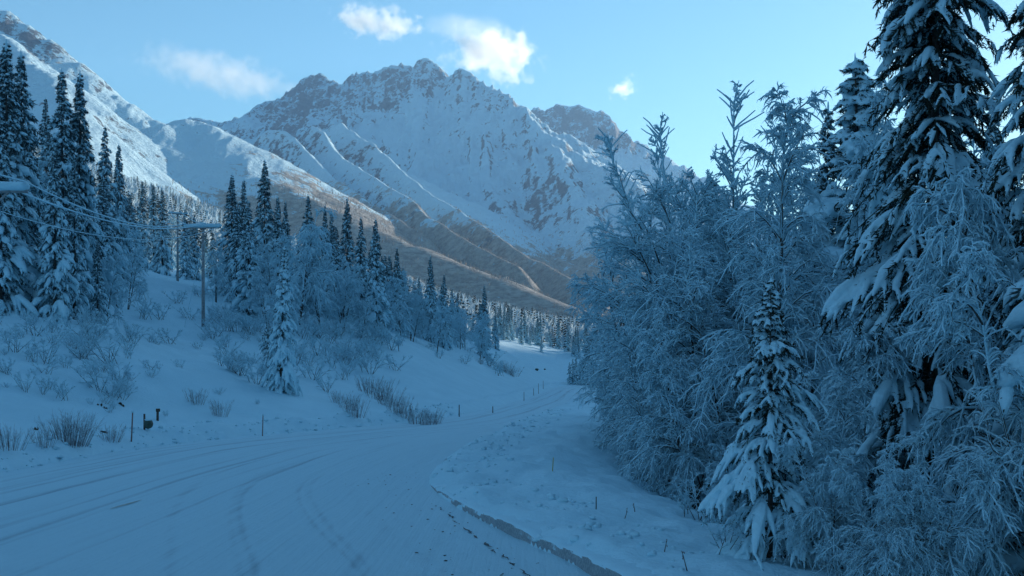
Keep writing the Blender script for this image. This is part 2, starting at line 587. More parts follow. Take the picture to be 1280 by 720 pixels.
RIDGES = [
    # main crest and its right shoulder
    (.72, 12, [(120, 175, 6700), (205, 147, 6600), (283, 149, 6500), (310, 140, 6450), (340, 131, 6400), (372, 106, 6300), (382, 96, 6300), (398, 93, 6300), (414, 104, 6300), (432, 94, 6200), (456, 87, 6150), (476, 86, 6100), (488, 76, 6050), (500, 71, 6000), (515, 75, 6000), (535, 74, 6000), (556, 81, 5900), (576, 85, 5850), (600, 98, 5700), (626, 113, 5500), (650, 129, 5300), (690, 165, 5000), (722, 192, 4800), (770, 214, 4500), (830, 250, 4200), (900, 292, 3800), (1000, 345, 3300)]),
    # peak behind on the right
    (.75, 12, [(600, 170, 7600), (640, 150, 7500), (665, 133, 7500), (692, 131, 7400), (712, 134, 7400), (737, 131, 7350), (750, 145, 7300), (775, 163, 7200), (800, 180, 7100), (835, 190, 7000), (870, 215, 6900), (960, 262, 6700), (1100, 330, 6400)]),
    # left mountain
    (.85, 20, [(-500, -120, 3500), (-200, -70, 3400), (0, 13, 3350), (30, 29, 3320), (60, 46, 3300), (100, 79, 3250), (150, 116, 3220), (200, 149, 3200), (260, 185, 3200), (330, 235, 3200)]),
    (.75, 30, [(-10, 35, 3250), (30, 62, 3000), (58, 90, 2750), (85, 140, 2450), (100, 190, 2100)]),
    # rounded foothill
    (.58, 45, [(60, 225, 2350), (120, 196, 2600), (160, 178, 2750), (205, 160, 2900), (245, 149, 3000), (266, 160, 2980), (300, 190, 2880), (330, 222, 2700), (420, 264, 2500), (520, 308, 2350), (620, 347, 2200), (740, 392, 2000)]),
    # spurs of the main mountain, running down to the right
    (1.15, 10, [(283, 161, 3750), (310, 184, 3550), (345, 215, 3250)]),
    (1.15, 10, [(345, 157, 3950), (380, 184, 3720), (412, 216, 3420), (455, 252, 3100), (530, 292, 2750)]),
    (1.15, 10, [(393, 155, 4050), (420, 184, 3800), (452, 212, 3520), (502, 246, 3180), (575, 292, 2780), (650, 332, 2500)]),
    (1.15, 10, [(418, 158, 4300), (433, 153, 4250), (470, 180, 4020), (532, 236, 3600), (590, 274, 3250), (660, 318, 2850), (745, 366, 2450)]),
    (.95, 20, [(545, 84, 5900), (575, 140, 5450), (598, 205, 4900), (612, 232, 4600), (650, 275, 4150), (705, 320, 3600), (760, 352, 3200)]),
    (.95, 20, [(690, 165, 5000), (715, 235, 4300), (740, 290, 3800), (790, 335, 3300)]),
]

pc = np.concatenate([np.arange(-900, -20, 22), np.arange(-20, 900, 1.7), np.arange(900, 2300, 22)])
yd = np.concatenate([np.arange(1550, 4600, 15.0), np.arange(4600, 8000, 24.0), [8300, 8800, 9400]])
PC, YD = np.meshgrid(pc, yd)
mx = (PC - 640) / F * YD; my = YD
wx = fbm(mx / 420, my / 420, 4, seed=51) * 75; wy = fbm(mx / 420, my / 420, 4, seed=57) * 75
wgt = sstep(0, 1, (YD - 1500) / 900)
mzm = ridge_field(mx + wx * .6 * wgt, my + wy * .6 * wgt, RIDGES[:2] + RIDGES[-2:])
mzs = ridge_field(mx + wx * .35 * wgt, my + wy * .35 * wgt, RIDGES[2:-2])
mz = np.maximum(mzm, mzs)
rough = .30 + .70 * sstep(-60, 40, mzm - mzs)
base = HG(mx, np.minimum(my, 1e5), detail=False)
base = np.minimum(base, 120 + .02 * my)
hgt = np.clip((mz - 60) / 700, 0, 1) * rough
rib = ridged(mx / 190 + wx / 240, my / 700 + wy / 300, 6, .58, seed=61)
relief = hgt * (rib * 66 - 34) + hgt * ridged(mx / 70, my / 110, 4, .55, seed=67) * 20
relief = np.where(relief > 0, 14 * np.tanh(relief / 14), relief)
mz2 = mz + relief + fbm(mx / 60, my / 60, 4, seed=71) * 4 * rough
smoothk = 40.0
k = np.clip(.5 + .5 * (mz2 - base) / smoothk, 0, 1)
mzf = base * (1 - k) + mz2 * k + smoothk * k * (1 - k)
mzf = np.where(YD < 1560, mzf - 60, mzf)
nr, na = mx.shape
idx = np.arange(nr * na).reshape(nr, na)
Fm = np.stack([idx[:-1, :-1], idx[:-1, 1:], idx[1:, 1:], idx[1:, :-1]], -1).reshape(-1, 4)
mme = new_mesh('mountain', np.stack([mx, my, mzf], -1).reshape(-1, 3), [Fm])
# brush thins out with height above the valley
bl = np.interp(PC, [0, 150, 250, 330, 450, 560, 700, 900], [150, 210, 330, 430, 420, 400, 330, 260])
brush = sstep(1.35, .45, (mzf - fbm(mx / 260, my / 260, 3, seed=77) * 70) / bl)
ba = mme.attributes.new('brush', 'FLOAT', 'POINT')
ba.data.foreach_set('value', brush.reshape(-1).astype(np.float32))
rockb = .30 * np.exp(-((PC - 385) / 105) ** 2) * sstep(650, 1000, mzf) * sstep(5200, 5600, YD) + .16 * sstep(1000, 1400, mzf) * (PC > 480) + .13 * (PC > 640) * sstep(6300, 6700, YD) * sstep(1100, 1350, mzf) + .14 * sstep(640, 900, mzf) * (PC < 200)
rockb = rockb - .12 * np.exp(-((PC - 540) / 60) ** 2) * sstep(5900, 5500, YD)
rb_ = mme.attributes.new('bare_rock', 'FLOAT', 'POINT')
rb_.data.foreach_set('value', rockb.reshape(-1).astype(np.float32))
mountain = link('mountain', mme, M['mountain'])
mountain['kind'] = 'structure'


def HM(x, y):
    """height of the mountain sheet at single points"""
    p = 640 + x / y * F
    j = np.clip(np.searchsorted(pc, p) - 1, 0, len(pc) - 2); i = np.clip(np.searchsorted(yd, y) - 1, 0, len(yd) - 2)
    tp = np.clip((p - pc[j]) / (pc[j + 1] - pc[j]), 0, 1); ty = np.clip((y - yd[i]) / (yd[i + 1] - yd[i]), 0, 1)
    return (mzf[i, j] * (1 - tp) + mzf[i, j + 1] * tp) * (1 - ty) + (mzf[i + 1, j] * (1 - tp) + mzf[i + 1, j + 1] * tp) * ty


# the range on the right whose shadow fills the valley
sx = np.linspace(160, 2600, 90); sy = np.linspace(-3600, 2900, 200)
SX, SY = np.meshgrid(sx, sy)
crest = 1150 + 120 * np.sin(SY / 700)
ch = np.interp(SY, [-3600, -2500, 300, 1300, 2000, 2600, 2900], [420, 560, 560, 480, 340, 200, 60])
sz = (ch + fbm(SX / 300, SY / 300, 5, seed=91) * 60) * np.exp(-((SX - crest) / 430) ** 2) - 12
sbase = HG(SX, np.clip(SY, -380, 3000), detail=False)
sz = np.maximum(sz, -25 + 0 * sbase)
idx = np.arange(SX.size).reshape(SX.shape)
Fs = np.stack([idx[:-1, :-1], idx[:-1, 1:], idx[1:, 1:], idx[1:, :-1]], -1).reshape(-1, 4)
sme = new_mesh('mountain_right', np.stack([SX, SY, sz], -1).reshape(-1, 3), [Fs])
sb = sme.attributes.new('brush', 'FLOAT', 'POINT')
sb.data.foreach_set('value', sstep(260, 60, sz).reshape(-1).astype(np.float32))
mr = link('mountain_right', sme, M['mountain'])
mr['kind'] = 'structure'


# ------------------------------------------------------------------ trees
def interp_paths(Pn, t):
    """Pn (n,k,3); t (n,m) in 0..1 -> positions (n,m,3) and tangents"""
    n, k, _ = Pn.shape
    u = t * (k - 1)
    i = np.clip(np.floor(u).astype(int), 0, k - 2); f = (u - i)[..., None]
    ii = np.arange(n)[:, None]
    a = Pn[ii, i]; b = Pn[ii, i + 1]
    T = b - a; T = T / (np.linalg.norm(T, axis=-1, keepdims=True) + 1e-9)
    return a + (b - a) * f, T


def grow(rng, pos, d, L, k, sag, wob, lift=0.0):
    """centre lines from pos (n,3) along d (n,3), lengths L (n,), bending down by sag (n,)"""
    n = len(pos)
    s = np.linspace(0, 1, k)[None, :, None]
    Pn = pos[:, None, :] + d[:, None, :] * L[:, None, None] * s
    Pn[..., 2] += (-(sag * L)[:, None] * s[..., 0] ** 2 + (lift * L)[:, None] * s[..., 0]) if not np.isscalar(lift) or lift else -(sag * L)[:, None] * s[..., 0] ** 2
    w = rng.normal(size=(n, k, 3)) * wob * L[:, None, None] * s
    w = np.cumsum(w, axis=1) * .6
    return Pn + w


def spread(rng, T, ang):
    """directions leaning off T by ang radians at random bearings"""
    A = np.cross(T, rng.normal(size=T.shape)); A /= np.linalg.norm(A, axis=-1, keepdims=True) + 1e-9
    return T * np.cos(ang)[..., None] + A * np.sin(ang)[..., None]


def frosted_tree(seed, H=12.0, stems=1, lean=0.05, fan=(0, 0), n1=28, n2=11, n3=8, r3=.014, droop=.55, spreadw=.42, up=.5, thick=1.0, low=.18, k3=4, crook=1.0):
    """broadleaf tree in hoar frost: trunk, dark limbs, and twigs sleeved in snow"""
    rng = np.random.default_rng(seed)
    tr, li, sn = MB(), MB(), MB()
    # stems
    k0 = 9
    ph = rng.random(stems) * 6.28
    ln = lean * (0.4 + rng.random(stems)) * (1.0 if stems == 1 else 1.6)
    d = np.stack([np.cos(ph) * ln + fan[0] * rng.random(stems), np.sin(ph) * ln + fan[1] * rng.random(stems), np.ones(stems)], 1)
    Ls = H * (1 - .28 * rng.random(stems) * (stems > 1)); Ls[0] = H
    S0 = grow(rng, np.zeros((stems, 3)) + rng.normal(size=(stems, 3)) * [.18 * (stems > 1), .18 * (stems > 1), 0], d, Ls, k0, np.full(stems, .02), .008)
    rad = np.linspace(1, .12, k0)[None] * (H * .0095 * thick) * np.ones((stems, 1)) / (1 if stems == 1 else 1.25)
    tr.tubes(S0, rad, 8)
    # limbs
    t = np.sort(low + (1.0 - low) * rng.random((stems, n1)) ** .85, axis=1)
    p, T = interp_paths(S0, t)
    ang = np.radians(38 + 30 * rng.random(t.shape)) * (1 - .35 * t)
    D = spread(rng, T, ang); D[..., 2] += up * .35
    D /= np.linalg.norm(D, axis=-1, keepdims=True)
    Lb = spreadw * H * (1.0 - .60 * t) * (.55 + .6 * rng.random(t.shape)) * np.minimum(1, .55 + t / .5)
    p, D, Lb, t1 = p.reshape(-1, 3), D.reshape(-1, 3), Lb.ravel(), t.ravel()
    k1 = 7
    S1 = grow(rng, p, D, Lb, k1, droop * (.7 + .6 * rng.random(len(p))) * (1 - .45 * t1), .02)
    r1 = np.linspace(1, .2, k1)[None] * (.008 + .017 * Lb / 2.5)[:, None] * thick
    li.tubes(S1, r1, 5)
    sn.tubes(S1, r1 * .72 + .009, 5, up=1.15, squash=.85)
    # branches
    def children(S, Lp, m, ang0, ang1, ratio, k, dr, wob, tmin=.15):
        n = len(S)
        t = tmin + (1 - tmin) * rng.random((n, m))
        p, T = interp_paths(S, t)
        D = spread(rng, T, np.radians(ang0 + (ang1 - ang0) * rng.random(t.shape)))
        D[..., 2] = D[..., 2] * .8 + .1
        D /= np.linalg.norm(D, axis=-1, keepdims=True)
        L = Lp[:, None] * ratio * (1.05 - .55 * t) * (.5 + .8 * rng.random(t.shape))
        p, D, L = p.reshape(-1, 3), D.reshape(-1, 3), L.ravel()
        return grow(rng, p, D, L, k, dr * (.5 + rng.random(len(p))), wob), L
    S2, L2 = children(S1, Lb, n2, 28, 62, .46, 5, droop * .8, .05 * crook)
    r2 = np.linspace(1, .35, 5)[None] * (.004 + .009 * L2)[:, None] * thick
    li.tubes(S2, r2, 3, cap=False)
    sn.tubes(S2, r2 * .75 + r3 * .7, 4, up=.9, cap=False)
    S3, L3 = children(S2, L2, n3, 25, 70, .45, k3, droop * .6, .09 * crook, .1)
    L3k = L3 > .05
    S3 = S3[L3k]
    r = np.linspace(1.1, .32, k3)[None] * r3 * (.45 + 1.1 * rng.random(len(S3)) ** 1.5)[:, None] * (.8 + .4 * rng.random((len(S3), k3)))
    bare = rng.random(len(S3)) < .06
    sn.tubes(S3[~bare], r[~bare], 3, cap=False)
    li.tubes(S3[bare], r[bare] * .5, 3, cap=False)
    # twigs on the leaders
    St, Lt = children(S0, np.full(stems, H * .17), n1 * 2, 25, 60, .7, 4, droop * .5, .05, .35)
    sn.tubes(St, np.linspace(1, .5, 4)[None] * r3 * 1.5 * np.ones((len(St), 1)), 3, cap=False)
    sn.tubes(S0[:, 4:], rad[:, 4:] * .7 + .012, 5, up=.0)
    return dict(trunk=(tr.mesh('trunk'), 'bark'), limbs=(li.mesh('limbs'), 'bark'), snow_load=(sn.mesh('snow_load'), 'frost'))


def spruce_tree(seed, H=15.0, R=1.6, whorl=.42, per=6, tw=6, tufts=5, snow=1.0, sub=1, tuft_len=.16, power=.75, droop=.55, col=True, big=1.0, top_snow=.8, pad_len=1.0, remesh=0.0, tuft_w=.17, leaf='needle'):
    """spruce: trunk, drooping boughs of needle tufts, and the snow lying on them"""
    rng = np.random.default_rng(seed)
    tr, nd, sn = MB(), MB(), MB()
    k0 = 8
    zz = np.linspace(0, 1, k0)
    S0 = np.stack([np.cumsum(rng.normal(size=k0)) * .012 * H * .1, np.cumsum(rng.normal(size=k0)) * .012 * H * .1, zz * H], 1)
    S0[0, :2] = 0
    tr.tubes(S0, np.linspace(1, .06, k0) * H * .011, 8)
    zs = []; z = .03 * H
    while z < H * .985:
        zs.append(z); z += whorl * (1.0 - .62 * z / H) * (.7 + .6 * rng.random())
    zs = np.array(zs)
    t = np.repeat(zs / H, per); t = np.clip(t + rng.normal(size=len(t)) * .006, .02, .992)
    n = len(t)
    az = rng.random(n) * 6.283
    prof = (1 - t) ** power * (1 - np.exp(-(t + .04) * 14) * .35)
    # gaps and bulges, so that no two sides match
    lob = 1 + .22 * np.sin(az * 2 + t * 21 + seed) + .15 * np.sin(az * 3 - t * 33 + seed * 2)
    L = (R * prof * lob * (.55 + .6 * rng.random(n)) + .10 * min(1.0, H / 15))
    p, _ = interp_paths(S0[None], t[None]); p = p[0]
    d = np.stack([np.cos(az), np.sin(az), .10 + .55 * t ** 2], 1)
    d /= np.linalg.norm(d, axis=1, keepdims=True)
    S1 = grow(rng, p, d, L, 6, droop * (.75 + .5 * rng.random(n)) * (1 - .5 * t), .02)
    nd.tubes(S1, np.linspace(1, .3, 6)[None] * (.008 + .009 * L)[:, None], 3, cap=False)
    # side twigs and their needle tufts
    tt = .12 + .88 * rng.random((n, tw))
    q, T = interp_paths(S1, tt)
    side = np.cross(T, [0, 0, 1.0]); side /= np.linalg.norm(side, axis=-1, keepdims=True) + 1e-9
    sg = np.where(rng.random(tt.shape) < .5, -1, 1)[..., None]
    D = T * .75 + side * sg * (.35 + .5 * rng.random(tt.shape))[..., None]
    D[..., 2] -= .15 + .45 * rng.random(tt.shape)
    D /= np.linalg.norm(D, axis=-1, keepdims=True)
    Lt = L[:, None] * .36 * (1.15 - .6 * tt) * (.6 + .7 * rng.random(tt.shape)) + tuft_len * .6 * np.clip(L / .7, .25, 1)[:, None]
    q, D, Lt = q.reshape(-1, 3), D.reshape(-1, 3), Lt.ravel()
    m = len(q)
    s = rng.random((m, tufts)) * .95
    b = q[:, None] + D[:, None] * (Lt[:, None] * s)[..., None]
    b[..., 2] -= (Lt[:, None] * s ** 2) * .25
    e = D[:, None] * .8 + rng.normal(size=(m, tufts, 3)) * .45
    e[..., 2] -= .15
    e /= np.linalg.norm(e, axis=-1, keepdims=True)
    ln = tuft_len * (.6 + .8 * rng.random((m, tufts))) * np.repeat(np.clip(.3 + L / .9, .3, 1), tw)[:, None]
    nd.spikes(b.reshape(-1, 3), (e * ln[..., None]).reshape(-1, 3), (ln * tuft_w).ravel(), rng)
    # snow: pads along each bough, lumps on the side twigs
    keep = rng.random(n) < snow
    Sx = S1[keep]; Lx = L[keep]; tx = t[keep]; nx = len(Sx)
    s0 = .30 + .2 * rng.random(nx); s1 = np.minimum(1.05, s0 + pad_len * (.4 + .4 * rng.random(nx)))
    ks = 6
    ts = s0[:, None] + (s1 - s0)[:, None] * np.linspace(0, 1, ks)[None]
    C, _ = interp_paths(Sx, np.minimum(ts, 1.0))
    C += (ts - np.minimum(ts, 1.0))[..., None] * 0
    bulge = np.sin(np.linspace(.18, 2.95, ks))[None] ** .7
    r = (.02 + (.062 if sub > 1 else .085) * Lx)[:, None] * bulge * (.75 + .5 * rng.random((nx, ks))) * big
    C[..., 2] += r * .45
    sn.tubes(C, r, 7 if sub > 1 else 6, squash=.8)
    # twig lumps
    mk = rng.random(m) < snow * .8
    nq = int(mk.sum()); kq = 4 if sub < 2 else 5
    sq = np.linspace(.05, 1.08, kq)[None, :, None]
    Cq = q[mk][:, None] + D[mk][:, None] * Lt[mk][:, None, None] * sq
    Cq[..., 2] -= Lt[mk][:, None] * sq[..., 0] ** 2 * .3
    tap = np.interp(np.linspace(0, 1, kq), [0, .35, .8, 1], [.75, 1, .8, .25])[None]
    rq = (.018 + .085 * Lt[mk])[:, None] * tap * (.65 + .7 * rng.random((nq, kq))) * big
    Cq[..., 2] += rq * .55
    sn.tubes(Cq, rq, 5 if sub < 2 else 6, squash=.75)
    # the tip
    C = np.stack([np.zeros(5), np.zeros(5), np.linspace(H * .965, H * 1.01, 5)], 1) + [S0[-1, 0], S0[-1, 1], 0]
    sn.tubes(C, np.array([.05, .06, .045, .045, .02]) * top_snow * (H / 12) ** .5, 6)
    sme = sn.mesh('snow_load')
    if remesh > 0:
        tmp = bpy.data.objects.new('tmp', sme); COL.objects.link(tmp)
        md = tmp.modifiers.new('r', 'REMESH'); md.mode = 'VOXEL'; md.voxel_size = remesh; md.use_smooth_shade = True
        ms = tmp.modifiers.new('s', 'SMOOTH'); ms.factor = .5; ms.iterations = 1
        dg = bpy.context.evaluated_depsgraph_get()
        new = bpy.data.meshes.new_from_object(tmp.evaluated_get(dg))
        bpy.data.objects.remove(tmp); bpy.data.meshes.remove(sme)
        sme = new; sme.name = 'snow_load'
    return dict(trunk=(tr.mesh('trunk'), 'bark'), boughs=(nd.mesh('boughs', smooth=False), leaf), snow_load=(sme, 'snow'))


PLACED = []
ORD = ['leftmost', 'second from left', 'third from left', 'fourth from left', 'fifth from left', 'sixth from left', 'seventh from left', 'eighth from left', 'ninth from left', 'tenth from left', 'eleventh from left', 'twelfth from left', 'thirteenth from left', 'fourteenth from left', 'fifteenth from left', 'sixteenth from left', 'seventeenth from left', 'eighteenth from left']
ROWS = {}


def in_row(o, base):
    """one of several alike things: told apart by its place in its row"""
    ROWS.setdefault(base, []).append(o)


def name_rows():
    for base, obs in ROWS.items():
        obs.sort(key=lambda o: o.location[0] / o.location[1])
        for i, o in enumerate(obs):
            if len(obs) == 1:
                o['label'] = 'the only one of the ' + base
            elif i == len(obs) - 1:
                o['label'] = 'rightmost of the ' + base
            else:
                o['label'] = (ORD[i] if i < len(ORD) else 'one far along') + ' of the ' + base


ZONES = [(20, 'by the left edge'), (60, 'behind the wires'), (110, 'around the two tall close spruces'), (170, 'left of the spruce cluster'), (215, 'around the spruce cluster'), (265, 'behind the utility pole'), (310, 'just right of the utility pole'), (350, 'behind the lone spruce'), (395, 'behind the rounded birch'), (435, 'under the sharp dark tip'), (475, 'around the two tall dark spruces'), (520, 'left of the bowed birch'), (560, 'behind the bowed birch'), (700, 'at the downhill end')]


def zone(px):
    return next(z for p, z in ZONES if px <= p)



def plant(name, kit, loc, H, H0, label, cat, group=None, rz=None, wide=1.0, tilt=(0, 0)):
    s = H / H0
    o = empty(name, loc, RNG.random() * 6.28 if rz is None else rz, (s * wide, s * wide, s))
    o.rotation_euler[0], o.rotation_euler[1] = tilt
    for pn, (me, mt) in kit.items():
        c = link(pn, me, M[mt], o)
        if pn != 'trunk':
            c['kind'] = 'stuff'
    tag(o, label, cat, group)
    PLACED.append((loc[0], loc[1]))
    return o


def at_px(px, Y):
    x = (px - 640) / F * Y
    return (x, Y, hg(x, Y) - .08)


def top_px(px, py, Y):
    """foot on the snow below column px at distance Y, and the height that reaches row py"""
    l = at_px(px, Y)
    return l, EYE + (HZ - py) / F * Y - l[2]


def hit(px, py, y0=14, y1=500):
    """the snow under a picture point"""
    Y = np.exp(np.linspace(math.log(y0), math.log(y1), 2500))
    X = (px - 640) / F * Y
    zr = EYE + (HZ - py) / F * Y
    d = zr - HG(X, Y)
    i = np.argmax(d < 0)
    return (float(X[i]), float(Y[i]), float(HG(X[i:i + 1], Y[i:i + 1])[0]))


# kits
HERO_A = spruce_tree(101, 19.0, 2.1, .36, 7, 15, 18, .62, 2, .13, .55, .95, big=.95, pad_len=1.3, remesh=.033, tuft_w=.12)
HERO_B = spruce_tree(102, 6.8, 1.8, .30, 6, 13, 15, .78, 2, .09, .85, .85, big=1.05, pad_len=1.3, remesh=.024, tuft_w=.13)
HERO_C = spruce_tree(103, 15.0, 2.1, .42, 7, 9, 10, .95, 2, .14, .75, .85, big=1.75, pad_len=1.2, remesh=.05, tuft_w=.14)
MID = [spruce_tree(110 + i, 15.0, (2.3, 2.0, 2.5, 1.9, 2.1)[i], .46, 6, 6, 6, (.8, .9, .78, .9, .85)[i], 1, .24, (1.0, .9, 1.05, .95, 1.0)[i], .75, big=1.6, leaf='needle_frost') for i in range(5)]
MID += [spruce_tree(120 + i, 15.0, (1.5, 2.7, 2.2)[i], (.5, .5, .62)[i], (5, 6, 5)[i], 6, 6, (.55, .95, .7)[i], 1, .24, (.8, 1.1, .7)[i], (.9, .6, 1.1)[i], big=(1.2, 1.7, 1.3)[i], leaf='needle_frost') for i in range(3)]
SMALL = [spruce_tree(130 + i, 5.0, 1.0, .34, 6, 4, 5, .8, 1, .16, .85, .6, big=1.3) for i in range(2)]
NEAR_BIRCH = frosted_tree(201, 13.0, 1, .05, (0, 0), 46, 14, 14, .022, .75, .36, .6, 1.0, .12, 4, 1.4)
NEAR_FAN = frosted_tree(202, 11.5, 6, .20, (-.10, 0), 18, 12, 12, .020, .25, .38, .55, 1.05, .15)
NEAR_POPLAR = frosted_tree(203, 11.5, 4, .13, (-.1, 0), 26, 9, 9, .023, .10, .19, 1.2, 1.0, .22)
NEAR_ALDER = frosted_tree(204, 7.5, 4, .28, (-.2, 0), 19, 13, 15, .022, .8, .48, .5, 1.2, .08, 5, 1.7)
NEAR_FILL = frosted_tree(205, 11.0, 2, .12, (0, 0), 24, 12, 12, .026, .6, .40, .5, 1.2, .08, 4, 1.4)
LEFT_BIRCH = [frosted_tree(210 + i, 10.0, (1, 2, 2)[i], .12, (0, 0), (34, 22, 20)[i], 9, 7, .034, (.85, .7, .95)[i], (.42, .40, .46)[i], .6, 1.0, .1, 3) for i in range(3)]
SHRUB = [frosted_tree(220 + i, 2.4, 7, .35, (0, 0), 8, 6, 6, .014, .25, .36, .8, .9, .1, 3) for i in range(2)]

# --- right side, near
def R(name, kit, px, Y, H, H0, label, cat, group=None, **kw):
    return plant(name, kit, at_px(px, Y), H, H0, label, cat, group, **kw)

plant('spruce_tree', HERO_A, at_px(1162, 24), 19.0, 19.0, 'tallest dark spruce with heavy snow pads, cut by the top edge', 'spruce tree', rz=.6, tilt=(0, .02))
plant('spruce_tree', HERO_A, at_px(1322, 21), 16.0, 19.0, 'snow-laden spruce half cut off by the right edge of the picture', 'spruce tree', rz=2.6)
l, h = top_px(962, 348, 16.9); plant('spruce_tree', HERO_B, l, h, 6.8, 'young spruce with drooping snow pads in front of the drooping birch', 'spruce tree', rz=.3, wide=1.0)
l, h = top_px(1066, 72, 38); plant('spruce_tree', HERO_C, l, h, 15.0, 'snow-plastered spruce with spiky tip left of the tallest spruce', 'spruce tree', rz=1.2, wide=1.45)
l, h = top_px(1031, 132, 43); plant('spruce_tree', MID[3], l, h, 15.0, 'thin spruce tip just left of the snow-plastered spruce', 'spruce tree', rz=.2)
l, h = top_px(960, 128, 31); plant('birch_tree', NEAR_BIRCH, l, h, 13.0, 'frosted birch with drooping branches and a bare leader against the sky', 'birch tree', rz=.4)
l, h = top_px(972, 225, 41); plant('birch_tree', NEAR_FAN, l, h, 11.5, 'frosted tree fanning dark limbs out over the road at left of the right-hand wood', 'tree', rz=.15, wide=1.1)
l, h = top_px(897, 130, 44); plant('poplar_tree', NEAR_POPLAR, l, h, 11.5, 'upright frosted poplars with candle-like tips against the sky', 'poplar tree', rz=.2)
l, h = top_px(878, 150, 45); plant('poplar_tree', NEAR_POPLAR, l, h, 11.5, 'upright frosted poplar left of the tallest candle-like tips', 'poplar tree', rz=4.1)
l, h = top_px(858, 190, 48); plant('poplar_tree', NEAR_POPLAR, l, h, 11.5, 'leftmost upright frosted poplar, its tips before the snowy mountain', 'poplar tree', rz=5.3, wide=.8)
l, h = top_px(935, 150, 47); plant('poplar_tree', NEAR_POPLAR, l, h, 11.5, 'upright frosted poplar half hidden behind the drooping birch', 'poplar tree', rz=2.4)
l, h = top_px(1104, 112, 33); plant('birch_tree', NEAR_BIRCH, l, h, 13.0, 'slim frosted birch between the snow-plastered spruce and the tallest spruce', 'birch tree', rz=2.2, wide=.62)
l, h = top_px(1290, 345, 16.5); plant('alder_tree', NEAR_ALDER, l, h, 7.5, 'frosted alder with snow-bent branches in the lower right corner', 'alder tree', rz=.5)
l, h = top_px(1300, 215, 19); plant('alder_tree', NEAR_ALDER, l, h, 7.5, 'taller frosted alder at the right edge beside the tallest spruce', 'alder tree', rz=1.9, wide=.8)
l, h = top_px(1075, 400, 25); plant('alder_tree', NEAR_ALDER, l, h, 7.5, 'frosted alder between the young spruce and the tallest spruce', 'alder tree', rz=3.0)
l, h = top_px(815, 440, 38); plant('alder_tree', NEAR_ALDER, l, h, 7.5, 'low frosted alder hanging over the snow at the edge of the right-hand wood', 'alder tree', rz=4.0)
l, h = top_px(872, 420, 33); plant('alder_tree', NEAR_ALDER, l, h, 7.5, 'frosted alder just left of the young spruce', 'alder tree', rz=5.2)
for k, (px, py, Y, w) in enumerate([(1045, 560, 16.2, 1.1), (1105, 585, 15.2, 1.1), (1015, 600, 19, 1.0), (905, 560, 24, 1.2), (1160, 560, 15.0, 1.0), (1030, 470, 21, 1.0)]):
    l, h = top_px(px, py, Y)
    o = plant('alder_tree', NEAR_ALDER, l, h, 7.5, '', 'alder tree', 'low alders at the foot of the right-hand wood', rz=k * 1.1, wide=w)
    in_row(o, 'low frosted alders around the foot of the young spruce')
l, h = top_px(815, 592, 36); plant('spruce_tree', SMALL[0], l, h, 5.0, 'knee-high spruce sapling at the edge of the right-hand wood', 'spruce tree', rz=.5)
for i, (px, py, Y) in enumerate([(800, 300, 56), (858, 268, 52), (905, 250, 58), (985, 215, 42), (1020, 250, 36), (1045, 300, 46), (1090, 260, 44), (1130, 280, 32), (1195, 200, 33), (1225, 250, 30), (1275, 180, 29), (1300, 240, 24), (950, 280, 49), (790, 390, 60), (775, 350, 66), (820, 300, 47), (835, 330, 42), (870, 300, 40), (925, 330, 38), (765, 420, 58), (845, 235, 50), (800, 330, 44), (830, 380, 41), (785, 440, 50)]):
    l, h = top_px(px, py, Y)
    o = plant('birch_tree', NEAR_FILL, l, h, 11.0, '', 'tree', 'frosted trees filling the right-hand wood')
    in_row(o, ('front' if Y < 41 else 'middle' if Y < 50 else 'rear') + ' frosted trees in the thick of the right-hand wood')
for i, (px, py, Y) in enumerate([(1010, 330, 52), (1120, 200, 52), (1240, 120, 46), (905, 400, 62), (1150, 300, 60)]):
    l, h = top_px(px, py, Y)
    o = plant('spruce_tree', MID[i % 5], l, h, 15.0, '', 'spruce tree', 'spruces behind the right-hand wood')
    in_row(o, 'dark spruces behind the frosted trees of the right-hand wood')
for i, (px, py, Y) in enumerate([(712, 452, 232), (716, 448, 228), (720, 444, 230), (728, 446, 226), (734, 430, 222), (740, 445, 224)]):
    l, h = top_px(px, py, Y)
    lab = ('small spruce in the row where the far road meets the right-hand wood', 'tallest and thickest of the small spruces beside the far road')[i == 4]
    o = plant('spruce_tree', SMALL[i % 2], l, max(h, 2.0), 5.0, lab, 'spruce tree', 'small spruces beside the far road', wide=1.5 if i == 4 else .9)
    if i != 4: in_row(o, 'thin small spruces where the far road meets the right-hand wood')

# more of the wood past the right edge, unseen, added to darken lower right
for px, Y, h in [(1420, 19, 15), (1560, 16, 14), (1480, 26, 17), (1900, 12, 13), (1700, 20, 15), (2500, 9, 14), (1690, 13.5, 17), (2100, 10.5, 16), (3300, 7, 15), (4600, 5.5, 15), (1440, 15.5, 13)]:
    o = plant('spruce_tree', MID[int(px) % 5], at_px(px, Y), h, 15.0, '', 'spruce tree', 'unseen shade spruces beyond the right edge', wide=1.3)
    in_row(o, 'unseen spruces added for shade past the right edge of the picture')

